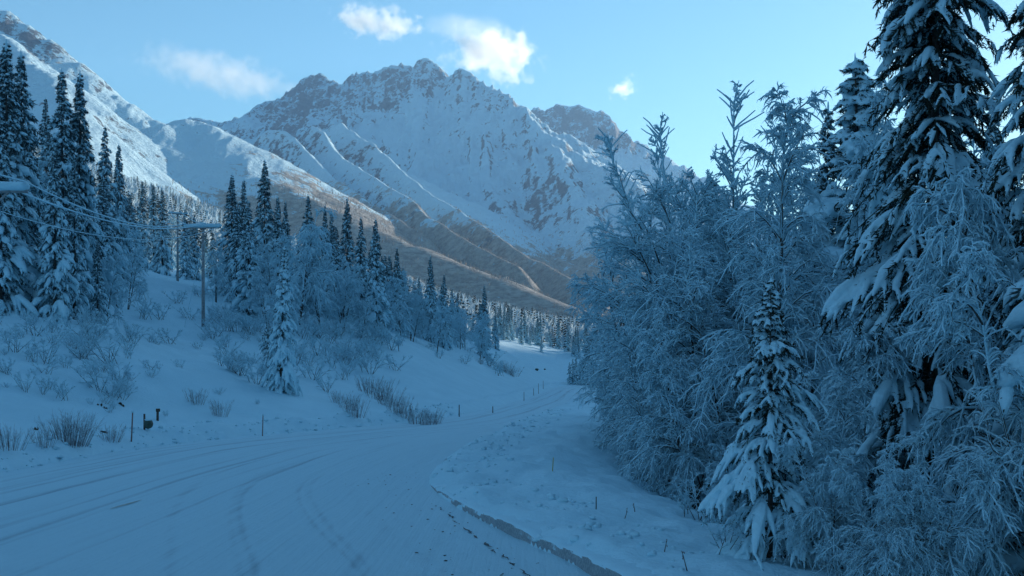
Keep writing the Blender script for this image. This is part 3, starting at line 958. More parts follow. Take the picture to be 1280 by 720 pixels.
# --- left hillside, named trees: column, row of the tip, distance
LT = [
    (8, 52, 74, 2, 1.15, 'tall snowy spruce with the highest tip at the far left edge'),
    (27, 66, 77, 0, 1.0, 'spruce close behind the tallest one at the far left edge'),
    (0, 130, 70, 4, 1.1, 'bushy snowy spruce cut by the left edge of the picture'),
    (40, 165, 80, 1, 1.0, 'shorter spruce right of the tall pair at the left edge'),
    (57, 122, 108, 3, .8, 'small faint spruce far up the slope behind the wires'),
    (78, 88, 84, 1, .95, 'left one of two tall spruces standing close together over the wires'),
    (100, 90, 86, 2, .9, 'right one of two tall spruces standing close together over the wires'),
    (68, 180, 71, 4, 1.0, 'snow-heavy spruce in front of the two tall close spruces'),
    (93, 195, 74, 3, .9, 'slim snowy spruce just right of the snow-heavy one by the wires'),
    (131, 158, 112, 0, .95, 'lone dark spruce tip right of the two tall close spruces'),
    (149, 181, 118, 1, .9, 'shorter dark spruce tip right of the lone dark one'),
    (122, 300, 78, 2, .9, 'low snowy spruce below the wires at the edge of the clearing'),
    (178, 226, 175, 3, 1.0, 'leftmost spruce of the cluster left of the utility pole'),
    (192, 230, 180, 1, 1.0, 'second spruce of the cluster left of the utility pole'),
    (203, 236, 172, 0, 1.0, 'third spruce of the cluster left of the utility pole'),
    (232, 262, 165, 3, 1.1, 'spruce directly left of the utility pole crossarm'),
    (243, 268, 168, 4, 1.0, 'small spruce showing above the utility pole crossarm'),
    (290, 218, 128, 2, 1.05, 'tall spruce just right of the utility pole'),
    (305, 224, 134, 0, .9, 'second tall spruce right of the utility pole'),
    (331, 200, 142, 2, 1.0, 'highest spruce tip between the utility pole and the road'),
    (347, 246, 138, 1, .9, 'slim spruce under the highest tip right of the utility pole'),
    (356, 252, 150, 3, .9, 'thin spruce tip right of the highest one behind the frosted mound'),
    (385, 244, 146, 0, 1.0, 'dark spruce tip standing alone above the frosted birches'),
    (406, 257, 150, 4, .8, 'left of two small tips above the frosted birches'),
    (415, 262, 152, 3, .8, 'right of two small tips above the frosted birches'),
    (434, 248, 140, 2, .95, 'spruce with sharp dark tip at the middle of the left slope'),
    (451, 272, 136, 0, .95, 'first of two tall dark spruces at the lower edge of the left wood'),
    (470, 274, 128, 1, 1.05, 'second of two tall dark spruces at the lower edge of the left wood'),
    (496, 310, 148, 4, 1.0, 'spruce right of the two tall dark ones at the wood edge'),
    (538, 320, 165, 2, .95, 'spruce rising highest in the right half of the left wood'),
    (555, 343, 170, 0, .9, 'spruce next down the slope from the one rising highest there'),
    (605, 357, 200, 3, 1.05, 'last lone spruce at the downhill end of the left wood'),
]
SPK = 'snow-covered spruce in the dense wood along the left slope'
for i, (px, py, Y, v, w, lab) in enumerate(LT):
    l, h = top_px(px, py, Y)
    plant('spruce_tree', MID[v], l, h, 15.0, lab, 'spruce tree', 'spruces on the left slope', wide=w)
LS = hit(350, 489); h = EYE + (HZ - 305) / F * LS[1] - LS[2]; plant('spruce_tree', HERO_C, (LS[0], LS[1], LS[2] - .1), h, 15.0, 'snowy spruce standing by itself on the open slope below the utility pole', 'spruce tree', rz=2.0, wide=.85, tilt=(0, -.12))
l = hit(335, 470); h = EYE + (HZ - 400) / F * l[1] - l[2]; plant('spruce_tree', HERO_B, l, h, 6.8, 'small spruce at the foot of the lone one on the open slope', 'spruce tree', rz=4.0, wide=.85)

BL = [
    (372, 258, 112, 2, 1.1, 'broad rounded mound of a frosted birch in the middle of the left wood'),
    (350, 300, 100, 0, 1.0, 'frosted birch with hanging branches behind the lone snowy spruce'),
    (400, 300, 116, 1, 1.0, 'frosted birch right of the broad rounded one'),
    (428, 318, 122, 2, 1.0, 'frosted birch hanging over the edge of the open bank'),
    (545, 372, 152, 2, 1.1, 'bowed frosted birch arching like an umbrella in the left wood'),
    (600, 395, 190, 0, 1.1, 'frosted birch at the downhill end of the left wood'),
    (130, 295, 84, 2, .9, 'bent frosted birch bowed over the clearing at left'),
    (160, 290, 98, 1, .9, 'frosted birch with drooping top right of the bowed one at left'),
    (45, 200, 86, 0, .9, 'frosted birch tucked between the spruces at the left edge'),
    (270, 300, 118, 1, .9, 'frosted birch behind the guy wires of the utility pole'),
]
for px, py, Y, v, w, lab in BL:
    l, h = top_px(px, py, Y)
    plant('birch_tree', LEFT_BIRCH[v], l, h, 10.0, lab, 'birch tree', 'frosted birches on the left slope', wide=w)

# filling of the left wood: rows further up the slope
rng = np.random.default_rng(77)
def top_line(px):
    return np.interp(px, [-60, 40, 120, 170, 260, 330, 380, 440, 520, 600, 640], [190, 200, 225, 250, 275, 250, 268, 300, 345, 385, 410])
cnt = 0
for k in range(4000):
    if cnt >= 250:
        break
    px = rng.uniform(-40, 625); Y = rng.uniform(88, 330)
    if 165 < px < 285 and Y < 185: continue
    if px < 165 and Y < 80: continue
    x, y, z = at_px(px, Y)
    ax = min(float(XL(Y)), 16 + .04 * (Y - 258))
    s = ax - x
    if s < np.interp(Y, [60, 100, 150, 330], [24, 24, 19, 15]): continue
    if any((a - x) ** 2 + (b - y) ** 2 < 2.6 for a, b in PLACED): continue
    h = rng.uniform(6.5, 14)
    ptop = HZ - (z + h - EYE) / Y * F
    lim = top_line(px) - 6
    if ptop < lim:
        h = EYE + (HZ - lim) / F * Y - z
        if h < 4: continue
    if rng.random() < .52:
        o = plant('birch_tree', LEFT_BIRCH[int(rng.integers(3))], (x, y, z), h * .85, 10.0, '', 'birch tree', 'frosted birches filling the left wood')
        in_row(o, ('near ' if Y < 130 else 'farther ' if Y < 200 else 'distant ') + 'frosted birches ' + zone(px) + ', left wood')
    else:
        o = plant('spruce_tree', MID[int(rng.integers(8))], (x, y, z), h, 15.0, SPK, 'spruce tree', 'spruces filling the left wood', wide=rng.uniform(.9, 1.4), tilt=(rng.normal() * .03, rng.normal() * .03))
        in_row(o, ('near ' if Y < 130 else 'farther ' if Y < 200 else 'distant ') + 'filler spruces '.replace('filler ', 'snowy ') + zone(px) + ', left wood')
    cnt += 1

# frosted birches along the lower edge of the left wood
for k in range(30):
    Y = rng.uniform(96, 215)
    ax = float(XL(Y)); x = ax - np.interp(Y, [90, 120, 215], [23, 19, 15]) - rng.uniform(-1.5, 5)
    px = 640 + x / Y * F
    if 170 < px < 285: continue
    o = plant('birch_tree', LEFT_BIRCH[k % 3], (x, Y, hg(x, Y) - .1), rng.uniform(4.5, 8.0), 10.0, '', 'birch tree', 'frosted birches along the wood edge', wide=rng.uniform(1.0, 1.4))
    in_row(o, ('front' if Y < 125 else 'middle' if Y < 165 else 'far') + ' low frosted birches along the left wood edge')

# far wood edge beyond the road bend
for i in range(46):
    px = rng.uniform(612, 760); Y = rng.uniform(415, 475)
    l = at_px(px, Y)
    o = plant('spruce_tree', MID[i % 5], l, rng.uniform(6, 13.5), 15.0, '', 'spruce tree', 'spruces of the wood edge beyond the road bend', wide=1.0)
    in_row(o, ('front' if Y < 430 else 'second-row' if Y < 443 else 'third-row' if Y < 456 else 'fourth-row' if Y < 466 else 'rear') + ' spruces of the dark wood edge beyond the road bend')

# ------------------------------------------------------------------ far woods (nobody could count them)
def scatter(name, tmpl, pos, scl, rot, mat, smooth=False):
    V0, F0 = tmpl
    n = len(pos)
    c, s = np.cos(rot)[:, None], np.sin(rot)[:, None]
    x = (V0[None, :, 0] * c - V0[None, :, 1] * s) * scl[:, 0:1] + pos[:, 0:1]
    y = (V0[None, :, 0] * s + V0[None, :, 1] * c) * scl[:, 0:1] + pos[:, 1:2]
    z = V0[None, :, 2] * scl[:, 1:2] + pos[:, 2:3]
    Fa = (F0[None] + (np.arange(n) * len(V0))[:, None, None]).reshape(-1, 3)
    o = link(name, new_mesh(name, np.stack([x, y, z], -1).reshape(-1, 3), [Fa], smooth), mat)
    o['kind'] = 'stuff'
    return o


def tmpl_spruce(seed):
    rng = np.random.default_rng(seed); mb = MB()
    tiers = 9
    for i in range(tiers):
        t = i / tiers
        m = 5
        a = rng.random(m) * .6 + np.arange(m) * 6.283 / m
        r = .12 * (1 - t) ** .8 + .015
        b = np.stack([np.cos(a) * r * .1, np.sin(a) * r * .1, np.full(m, t + .06)], 1)
        d = np.stack([np.cos(a) * r, np.sin(a) * r, np.full(m, -.035)], 1)
        mb.spikes(b, d, np.full(m, .038), rng)
    mb.spikes(np.array([[0, 0, 0.]]), np.array([[0, 0, 1.03]]), np.array([.02]), rng)
    return np.concatenate(mb.v), np.concatenate(mb.f)


def tmpl_broom(seed, m=16, w=.028, wide=.30):
    rng = np.random.default_rng(seed); mb = MB()
    a = rng.random(m) * 6.283; h = .15 + .5 * rng.random(m)
    b = np.stack([np.cos(a) * .02, np.sin(a) * .02, h], 1)
    d = np.stack([np.cos(a) * wide * rng.random(m), np.sin(a) * wide * rng.random(m), .25 + .25 * rng.random(m)], 1)
    mb.spikes(b, d, np.full(m, w), rng)
    mb.spikes(np.array([[0, 0, 0.]]), np.array([[0, 0, .9]]), np.array([.02]), rng)
    return np.concatenate(mb.v), np.concatenate(mb.f)


rng = np.random.default_rng(5)
# wood on the valley floor and up the left slope
n = 9000
px = rng.uniform(-40, 860, n); Y = 335 * (1500 / 335) ** rng.random(n)
x = (px - 640) / F * Y
axf = np.minimum(XL(Y), 16 + .04 * (Y - 258))
ok = np.where(px < 610, (axf - x) > 18, Y > 470) & ~((Y < 470) & (px > 600))
px, Y, x = px[ok], Y[ok], x[ok]
z = HG(x, Y) - .2
isb = rng.random(len(x)) < .62
hh = rng.uniform(6, 13, len(x))
for k in range(2):
    m = isb & (np.arange(len(x)) % 2 == k)
    scatter('distant_birch_wood', tmpl_broom(31 + k, 18, .035, .34), np.stack([x, Y, z], 1)[m], np.stack([hh, hh * .85], 1)[m], rng.random(m.sum()) * 6.28, M['far_birch'])
m = ~isb
scatter('distant_spruce_wood', tmpl_spruce(33), np.stack([x, Y, z], 1)[m], np.stack([hh * 1.05, hh], 1)[m], rng.random(m.sum()) * 6.28, M['far_spruce'])
# bare brown wood on the foot of the mountain
n = 42000
px = rng.uniform(40, 900, n); Y = rng.uniform(1600, 4000, n)
x = (px - 640) / F * Y
z = HM(x, Y)
pj = np.clip(np.searchsorted(pc, px) - 1, 0, len(pc) - 1); yi = np.clip(np.searchsorted(yd, Y) - 1, 0, len(yd) - 1)
den = brush[yi, pj] * (.45 + .9 * fbm(x / 140, Y / 140, 3, seed=5))
ok = rng.random(n) < den * 1.1
x, Y, z = x[ok], Y[ok], z[ok]
hh = rng.uniform(5, 10, len(x))
scatter('bare_brown_wood', tmpl_broom(36, 7, .05, .32), np.stack([x, Y, z - .3], 1), np.stack([hh, hh], 1), rng.random(len(x)) * 6.28, M['brown_wood'])
m = rng.random(len(x)) < .05
scatter('mountain_spruce_wood', tmpl_spruce(37), np.stack([x, Y, z - .3], 1)[m], np.stack([hh, hh * 1.25], 1)[m], rng.random(m.sum()) * 6.28, M['far_spruce'])


# ------------------------------------------------------------------ ploughed edge on the right
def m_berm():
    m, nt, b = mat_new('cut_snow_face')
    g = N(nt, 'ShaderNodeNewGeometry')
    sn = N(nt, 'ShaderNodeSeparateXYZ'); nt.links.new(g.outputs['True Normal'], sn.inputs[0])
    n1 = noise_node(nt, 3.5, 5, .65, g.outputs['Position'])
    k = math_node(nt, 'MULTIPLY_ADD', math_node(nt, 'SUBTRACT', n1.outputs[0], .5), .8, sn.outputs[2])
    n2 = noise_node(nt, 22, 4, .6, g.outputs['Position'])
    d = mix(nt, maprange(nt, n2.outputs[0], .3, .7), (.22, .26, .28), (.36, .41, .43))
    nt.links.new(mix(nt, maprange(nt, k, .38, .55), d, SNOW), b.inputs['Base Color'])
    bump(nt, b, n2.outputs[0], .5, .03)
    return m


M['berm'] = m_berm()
by = np.arange(9.0, 33.5, .06)
bx = XR(by); hb = np.interp(by, [9, 17, 22, 27, 31, 33.5], [.24, .20, .16, .11, .05, .01])
hb = hb * (1 + .35 * fbm(by * 1.1, by * 0 + 3, 4))
off = np.array([-.05, -.01, .0, .015, .035, .09, .2, .4, .7, 1.05, 1.4])
prof = np.array([-.6, 0, .45, .85, 1.0, 1.12, 1.14, 1.08, .98, .8, 0])
bxx = bx[:, None] + .12 + off[None] + .10 * fbm(by[:, None] * 2.2 + off[None] * 2, off[None] * 3 + 0 * by[:, None], 3, seed=9) * sstep(-.02, .05, off)[None]
byy = np.repeat(by[:, None], len(off), 1) + off[None] * .25
gzz = HG(bxx, byy)
rz0 = road_z(byy)
bzz = rz0 + hb[:, None] * prof[None] + sstep(.03, .3, off)[None] * .07 * fbm(bxx * 2.5, byy * 2.5, 3, seed=19)
w = sstep(.25, 1.2, off)[None]
bzz = bzz * (1 - w) + np.maximum(gzz, bzz * 0 - 99) * w
bzz[:, -1] = gzz[:, -1] - .08
bzz[:, 0] = rz0[:, 0] - .12
idx = np.arange(bxx.size).reshape(bxx.shape)
Fb = np.stack([idx[:-1, :-1], idx[:-1, 1:], idx[1:, 1:], idx[1:, :-1]], -1).reshape(-1, 4)
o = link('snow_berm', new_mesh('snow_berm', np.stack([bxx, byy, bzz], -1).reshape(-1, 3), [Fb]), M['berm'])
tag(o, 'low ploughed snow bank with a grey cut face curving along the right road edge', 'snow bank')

# broken asphalt edge showing through
mb = MB(); rg = np.random.default_rng(3)
yy = 15.5
while yy < 25.5:
    L = rg.uniform(.25, 1.1)
    k = 9
    ys = yy + np.linspace(0, L, k)
    offc = np.interp(ys, [15, 17, 19.2, 25], [.98, .92, .80, .38]) + rg.normal() * .02
    xs = XR(ys) - offc + rg.normal(size=k) * .02
    C = np.stack([xs, ys, road_z(ys) + .018], 1)
    r = np.sin(np.linspace(.2, 2.95, k)) * (.4 + .9 * rg.random(k)) * rg.uniform(.012, .032) * np.interp(yy, [15, 20, 25.5], [1.15, 1, .45])
    mb.tubes(C, r, 6, squash=.5)
    yy += L + rg.uniform(-.1, .35) * np.interp(yy, [15, 25.5], [.6, 2.2])
o = link('asphalt_edge', mb.mesh('asphalt_edge'), M['dirt'], road)
o['kind'] = 'stuff'
# patch of worn centre line
mb = MB()
pA, pB = hit(138, 637, 14, 60), hit(177, 626, 14, 60)
t = np.linspace(0, 1, 12)
cx = pA[0] + (pB[0] - pA[0]) * t; cy = pA[1] + (pB[1] - pA[1]) * t
w = .05 * np.sin(np.linspace(.3, 2.85, 12)) * (.7 + .5 * rg.random(12))
V = np.concatenate([np.stack([cx - w, cy, road_z(cy) + .022], 1), np.stack([cx + w, cy, road_z(cy) + .022], 1)])
i = np.arange(11)[:, None]
mb.add(V, np.concatenate([i, i + 1, i + 13, i + 12], 1)[:, ::-1])
o = link('lane_marking', mb.mesh('lane_marking'), M['lane_paint'], road)
o['label'] = 'worn streak of yellow centre line'

# loose lumps of ploughed snow along both road edges and bits on the shoulder
mb = MB(); mb2 = MB()
ys = rg.uniform(15, 80, 900)
side = rg.random(900) < .55
xs = np.where(side, XL(ys) - rg.uniform(-.1, 2.2, 900), XR(ys) + rg.uniform(.1, 2.6, 900))
rr = .03 + .07 * rg.random(900) ** 3
mb.blobs(np.stack([xs, ys, HG(xs, ys) + rr * .2], 1), np.stack([rr * 1.2, rr * 1.2, rr * .8], 1), rg, 1, .35)
o = link('snow_clumps', mb.mesh('snow_clumps'), M['snow']); o['kind'] = 'stuff'
n = 90
ys = rg.uniform(15.5, 34, n); xs = XR(ys) - .3 - rg.random(n) ** 1.5 * 2.0
rr = .006 + .016 * rg.random(n) ** 3
mb2.blobs(np.stack([xs, ys, road_z(ys) + .015], 1), np.stack([rr * 1.6, rr * 1.3, rr * .5], 1), rg, 0, .4)
o = link('road_grit', mb2.mesh('road_grit'), M['dirt']); o['kind'] = 'stuff'


# ------------------------------------------------------------------ shrubs
def willow(seed, H=1.6, n=70, fan=.5, r=.006):
    rng = np.random.default_rng(seed)
    st, sn = MB(), MB()
    a = rng.random(n) * 6.283; f = fan * rng.random(n) ** .7
    d = np.stack([np.cos(a) * f, np.sin(a) * f, np.ones(n)], 1)
    d /= np.linalg.norm(d, axis=1, keepdims=True)
    L = H * (.55 + .5 * rng.random(n))
    b = np.stack([np.cos(a) * f * 1.0 * H, np.sin(a) * f * 1.0 * H, np.full(n, -.05)], 1)
    S = grow(rng, b, d, L, 5, np.full(n, .05), .02)
    st.tubes(S, np.linspace(1, .35, 5)[None] * r * (.8 + .5 * rng.random(n))[:, None], 3, cap=False)
    t = .3 + .7 * rng.random((n, 5))
    q, T = interp_paths(S, t)
    D = spread(rng, T, np.radians(18 + 22 * rng.random(t.shape)))
    Lq = (L[:, None] * .28 * (1.1 - t * .6) * (.5 + rng.random(t.shape))).ravel()
    S2 = grow(rng, q.reshape(-1, 3), D.reshape(-1, 3), Lq, 3, np.full(len(Lq), .05), .03)
    k = rng.random(len(S2)) < .7
    st.tubes(S2[k], np.linspace(1, .5, 3)[None] * r * .55 * np.ones((k.sum(), 1)), 3, cap=False)
    sn.tubes(S2[~k], np.linspace(1, .5, 3)[None] * r * 1.5 * np.ones(((~k).sum(), 1)), 3, cap=False)
    return dict(stems=(st.mesh('stems'), 'twig'), frost=(sn.mesh('frost'), 'frost'))


WILLOW = [willow(301, 1.9, 170, .5, .008), willow(302, 1.3, 46, .4, .008)]


def shrub(name, kit, px, py, hpx, H0, label, group=None, wide=1.0, row=None):
    l = hit(px, py)
    H = hpx / F * l[1]
    o = empty(name, (l[0], l[1], l[2] - .03), RNG.random() * 6.28, (H / H0 * wide, H / H0 * wide, H / H0))
    for pn, (me, mt) in kit.items():
        c = link(pn, me, M[mt], o)
        if pn != 'trunk':
            c['kind'] = 'stuff'
    tag(o, label, 'shrub', group)
    if row:
        in_row(o, row)
    return o


shrub('willow_shrub', WILLOW[0], 88, 557, 44, 1.9, 'largest brown willow bush behind the snow bank at left', wide=1.05)
shrub('willow_shrub', WILLOW[1], 12, 561, 34, 1.3, 'thin brown willow at the left edge behind the snow bank', wide=1.3)
shrub('willow_shrub', WILLOW[1], 55, 558, 26, 1.3, 'sparse brown willow left of the largest bush', wide=1.1)
shrub('willow_shrub', WILLOW[1], 138, 552, 24, 1.3, 'low brown willow between the largest bush and the wooden stake', wide=1.2)
for px, py, hp in [(424, 505, 20), (436, 512, 22), (445, 521, 26), (462, 492, 26), (474, 500, 30), (486, 508, 28), (497, 516, 26), (508, 524, 24), (520, 530, 22), (535, 531, 24), (543, 529, 18)]:
    shrub('willow_shrub', WILLOW[1], px, py, hp, 1.3, '', 'willow stems down the left bank', 1.15, 'upright willow clumps down the open left bank')
for px, py, hp, w in [(245, 505, 22, 1.2), (275, 520, 24, 1.0), (600, 455, 10, 1), (640, 470, 14, 1.6), (630, 465, 16, 1.5)]:
    shrub('willow_shrub', WILLOW[1], px, py, hp, 1.3, '', 'lone twigs on the left bank', w, 'lone brown twig clumps on the left slope')
rg = np.random.default_rng(21)
fs = [(20, 440, 46), (60, 455, 44), (100, 450, 46), (140, 455, 50), (30, 490, 40), (75, 500, 36), (125, 490, 46), (150, 500, 34), (165, 430, 36), (40, 420, 40), (110, 425, 40),
      (200, 400, 30), (215, 430, 26), (235, 400, 26), (270, 425, 30), (285, 445, 30), (300, 415, 34), (300, 470, 34), (320, 480, 30), (280, 400, 28), (385, 425, 34), (400, 445, 40), (415, 460, 40), (430, 475, 36), (445, 450, 34), (460, 440, 30), (480, 430, 26), (395, 475, 34), (410, 490, 30), (375, 455, 36), (365, 480, 26), (500, 432, 22), (550, 448, 16), (580, 455, 16), (625, 470, 22), (618, 462, 20), (610, 458, 22), (220, 380, 24), (250, 372, 24), (180, 400, 40), (175, 375, 36)]
for _ in range(34):
    fs.append((rg.uniform(-5, 165), rg.uniform(405, 505), rg.uniform(18, 32)))
for _ in range(30):
    fs.append((rg.uniform(0, 330), rg.uniform(425, 525), rg.uniform(9, 18)))
for _ in range(20):
    fs.append((rg.uniform(265, 330), rg.uniform(395, 470), rg.uniform(22, 34)))
for _ in range(26):
    a = rg.random(); fs.append((370 + 120 * a + rg.uniform(-25, 25), 415 + 55 * rg.random(), rg.uniform(22, 36)))
for px, py, hp in fs:
    shrub('frosted_shrub', SHRUB[int(rg.integers(2))], px + rg.uniform(-4, 4), py, hp * rg.uniform(.65, .95), 2.4, '', 'frosted shrubs on the left slope', rg.uniform(1.1, 1.6), 'frosted shrubs ' + ('at the left edge' if px < 45 else 'above the largest willow bush' if px < 100 else 'above the earth hollows' if px < 170 else 'below the utility pole' if px < 285 else 'beside the lone spruce' if px < 375 else 'above the willow stems' if px < 440 else 'under the two tall dark spruces' if px < 500 else 'towards the road bend') + (', upper' if py < 435 else ', middle' if py < 465 else ', lower') + ' slope')
for px, py, hp in [(870, 650, 60), (905, 690, 60), (845, 610, 50), (800, 600, 40), (790, 560, 44), (770, 525, 36)]:
    shrub('frosted_shrub', SHRUB[int(rg.integers(2))], px, py, hp, 2.4, '', 'frosted shrubs at the foot of the right-hand wood', 1.3, 'low frosted shrubs at the foot of the right-hand wood')

# bare earth under the lip of the cut bank
for px, py, w, h, lab in [(127, 509, 13, 11, 'dark bare earth hollow under the snow lip left of the stake'), (153, 507, 9, 10, 'smaller dark earth hollow right of the larger one'), (130, 541, 8, 12, 'dark bare earth streak just right of the largest willow bush'), (45, 537, 5, 6, 'small dark earth spot left of the largest willow bush')]:
    l = hit(px, py)
    s = l[1] / F
    mb = MB(); ng = 9
    C = np.stack([rg.normal(size=ng) * w * s * .3, rg.normal(size=ng) * .06, rg.normal(size=ng) * h * s * .2], 1)
    C[:, 2] -= C[:, 0] * .55
    mb.blobs(C, np.abs(rg.normal(size=(ng, 3)) * .02 + .065) * np.array([1, .6, .8]), rg, 1, .45)
    o = link('earth_hollow', mb.mesh('earth_hollow', False), M['earth'])
    o.location = (l[0], l[1], l[2] - .02)
    o['kind'] = 'stuff'
    tag(o, lab, 'bare earth')


# ------------------------------------------------------------------ utility line
def catenary(a, b, sag, k=24):
    t = np.linspace(0, 1, k)[:, None]
    C = np.asarray(a)[None] * (1 - t) + np.asarray(b)[None] * t
    C[:, 2] -= sag * 4 * (t[:, 0] * (1 - t[:, 0]))
    return C


def utility_pole(loc, H, arm, rz, label, braces=True, snow=.24, pins=True):
    o = empty('utility_pole', loc, rz)
    mb = MB(); mb.tubes(np.array([[0, 0, -.4], [0, 0, H * .5], [0, 0, H]]), np.array([.16, .14, .11]), 12)
    link('pole', mb.mesh('pole'), M['pole_wood'], o)
    mb = MB(); mb.box((0, -.14, H - .28), (arm, .11, .14))
    ca = link('crossarm', mb.mesh('crossarm', False), M['pole_wood'], o)
    mb = MB(); k = 26
    xs = np.linspace(-arm / 2 * 1.02, arm / 2 * 1.02, k)
    r = snow * .5 * (1 + .22 * fbm(xs * 2.2 + loc[0], xs * 0, 3)); r[0] *= .6; r[-1] *= .6
    mb.tubes(np.stack([xs, np.full(k, -.14), H - .21 + r * .75], 1), r, 9, squash=1.05)
    link('snow_load', mb.mesh('snow_load'), M['snow'], ca)
    if braces:
        for s in (-1, 1):
            mb = MB(); mb.tubes(np.array([[s * .95, -.2, H - .3], [0, -.14, H - 1.15]]), np.array([.03, .03]), 5)
            mb.tubes(np.array([[s * .95, -.2, H - .26], [0, -.14, H - 1.11]]), np.array([.028, .028]), 5)
            link('brace', mb.mesh('brace'), M['pole_wood'], o)
    P3 = []
    if pins:
        for x in (-arm / 2 + .12, .3, arm / 2 - .12):
            mb = MB(); mb.tubes(np.array([[x, -.14, H - .2], [x, -.14, H - .02], [x, -.14, H + .06], [x, -.14, H + .13]]), np.array([.02, .025, .05, .03]), 8)
            link('insulator', mb.mesh('insulator'), M['wire'], o)
            c, s = math.cos(rz), math.sin(rz)
            P3.append((loc[0] + x * c + .14 * s, loc[1] + x * s - .14 * c, loc[2] + H + .10))
    tag(o, label, 'utility pole', 'utility poles along the line')
    return o, P3


lp = at_px(-15, 45)
near_pole, nA = utility_pole((lp[0], lp[1], lp[2]), EYE + (HZ - 231) / F * 45 - lp[2], 3.3, .05, 'near utility pole whose snowy crossarm end pokes in at the left edge', snow=.38)
lf = at_px(254, 98)
far_pole, nB = utility_pole((lf[0], lf[1], lf[2]), EYE + (HZ - 281) / F * 98 - lf[2], 3.35, -.08, 'tall utility pole with snow-piled crossarm in the clearing on the slope', snow=.36)
l3 = at_px(222, 140); p3, nC = utility_pole(l3, 9.0, 2.4, .6, 'grey pole in the clearing just left of the main utility pole', braces=False, snow=.2)
l4 = at_px(204, 182); p4, nD = utility_pole(l4, 8.5, 2.4, .6, 'farthest thin pole in front of the spruce cluster on the slope', braces=False, snow=.2)
# guy wires of the far pole
for dx, dy, hh in ((3.4, 4.0, .82), (.9, 1.0, .80), (-.9, -2.2, .84)):
    mb = MB(); top = np.array([0, 0, (nB[0][2] - lf[2]) * hh])
    gx_, gy_ = lf[0] + dx, lf[1] + dy
    mb.tubes(np.stack([top, np.array([dx, dy, hg(gx_, gy_) - lf[2] - .1])]), np.array([.022, .022]), 5)
    link('guy_wire', mb.mesh('guy_wire'), M['frost'], far_pole)


def wire(pts, sag, r, label):
    C = np.concatenate([catenary(a, b, s) for a, b, s in zip(pts[:-1], pts[1:], sag)])
    C = C[np.concatenate([[True], np.linalg.norm(np.diff(C, axis=0), axis=1) > 1e-4])]
    o = empty('power_wire', tuple(C[0]))
    C = C - C[0]
    mb = MB(); mb.tubes(C, np.full(len(C), .011), 5); link('cable', mb.mesh('cable'), M['wire'], o)
    mb = MB(); Cs = C.copy(); Cs[:, 2] += r * .8
    mb.tubes(Cs, r * (1 + .2 * fbm(np.arange(len(C)) * .9 + r * 99, np.zeros(len(C)), 3)), 6); link('snow_sleeve', mb.mesh('snow_sleeve'), M['snow'], o)
    tag(o, label, 'power wire', 'snow-sleeved wires of the utility line')


back = [(p[0] + 6.5, p[1] - 52, p[2] + .8) for p in nA]
wire([back[2], nA[2], nB[0], nC[0]], [1.0, .9, .4], .040, 'uppermost snow-sleeved wire resting on the near crossarm end')
wire([back[1], nA[1], nB[1], nC[1]], [1.0, 1.1, .4], .045, 'thick middle snow-sleeved wire under the near crossarm')
low = lambda p, d: (p[0], p[1], p[2] - d)
wire([low(back[0], .5), low(nA[0], .5), low(nB[2], .3), nC[2]], [1.2, 1.5, .4], .026, 'lowest and thinnest of the snow-sleeved wires at left')


# ------------------------------------------------------------------ stakes and small roadside things
def stake(px, py, hpx, r, mat, label, lean=0.0, cap=True, group=None, name='marker_stake'):
    l = hit(px, py)
    H = hpx / F * l[1]
    o = empty(name, (l[0], l[1], l[2]))
    mb = MB(); mb.box((lean * H * .5, 0, H * .5 - .1), (r * 2, r * 1.2, H + .2), .3, .85)
    V = mb.v[0]; V[4:, 0] += lean * H * .5; V[:4, 0] -= lean * H * .5
    link('post', mb.mesh('post', False), M[mat], o)
    if cap:
        mb = MB(); mb.blobs(np.array([[lean * H, 0, H + r * .6]]), np.array([[r * 1.9, r * 1.6, r * 1.5]]), np.random.default_rng(int(px)), 2, .06)
        link('snow_cap', mb.mesh('snow_cap'), M['snow'], o)
    tag(o, label, 'stake', group)
    return o


stake(164, 552, 36, .030, 'stake_wood', 'weathered wooden marker stake with a snowy tip left of the green box', .05)
stake(328, 545, 26, .026, 'stake_wood', 'thin wooden stake on the snow bank below the lone spruce', .03)
stake(574, 521, 15, .030, 'bark', 'dark thin stake at the left road edge where the bend begins', 0, False)
stake(616, 516, 8, .030, 'bark', 'short dark stake on the left verge of the bend', 0, False)
for k, (px, py, hp) in enumerate([(655, 501, 11), (667, 494, 8), (673, 492, 12), (679, 486, 10)]):
    stake(px, py, hp, .028, 'twig', ('leftmost', 'second', 'third', 'rightmost')[k] + ' of four faint stakes along the far verge', 0, False, 'stakes along the far verge')
stake(690, 589, 17, .012, 'stake_yellow', 'thin yellow stake standing in the snow field right of the road', .1, False)
stake(745, 636, 15, .011, 'bark', 'thin dark stick in the hollow right of the road', .02, False)


def weed(px, py, hpx, label):
    l = hit(px, py); H = hpx / F * l[1]
    o = empty('dry_weed', (l[0], l[1], l[2]))
    g = np.random.default_rng(int(px))
    mb = MB(); S = grow(g, np.array([[0, 0, -.05]]), np.array([[g.normal() * .15, 0, 1.0]]), np.array([H]), 6, np.array([.03]), .03)
    mb.tubes(S, np.linspace(1, .4, 6)[None] * .010, 4)
    link('stem', mb.mesh('stem'), M['bark'], o)
    mb = MB(); C = np.repeat(S[:, -2], 8, 0) + g.normal(size=(8, 3)) * [.008, .008, H * .15]
    mb.blobs(C, np.abs(g.normal(size=(8, 3)) * .004 + .010), g, 0, .3)
    link('seed_head', mb.mesh('seed_head'), M['twig'], o)
    tag(o, label, 'weed')


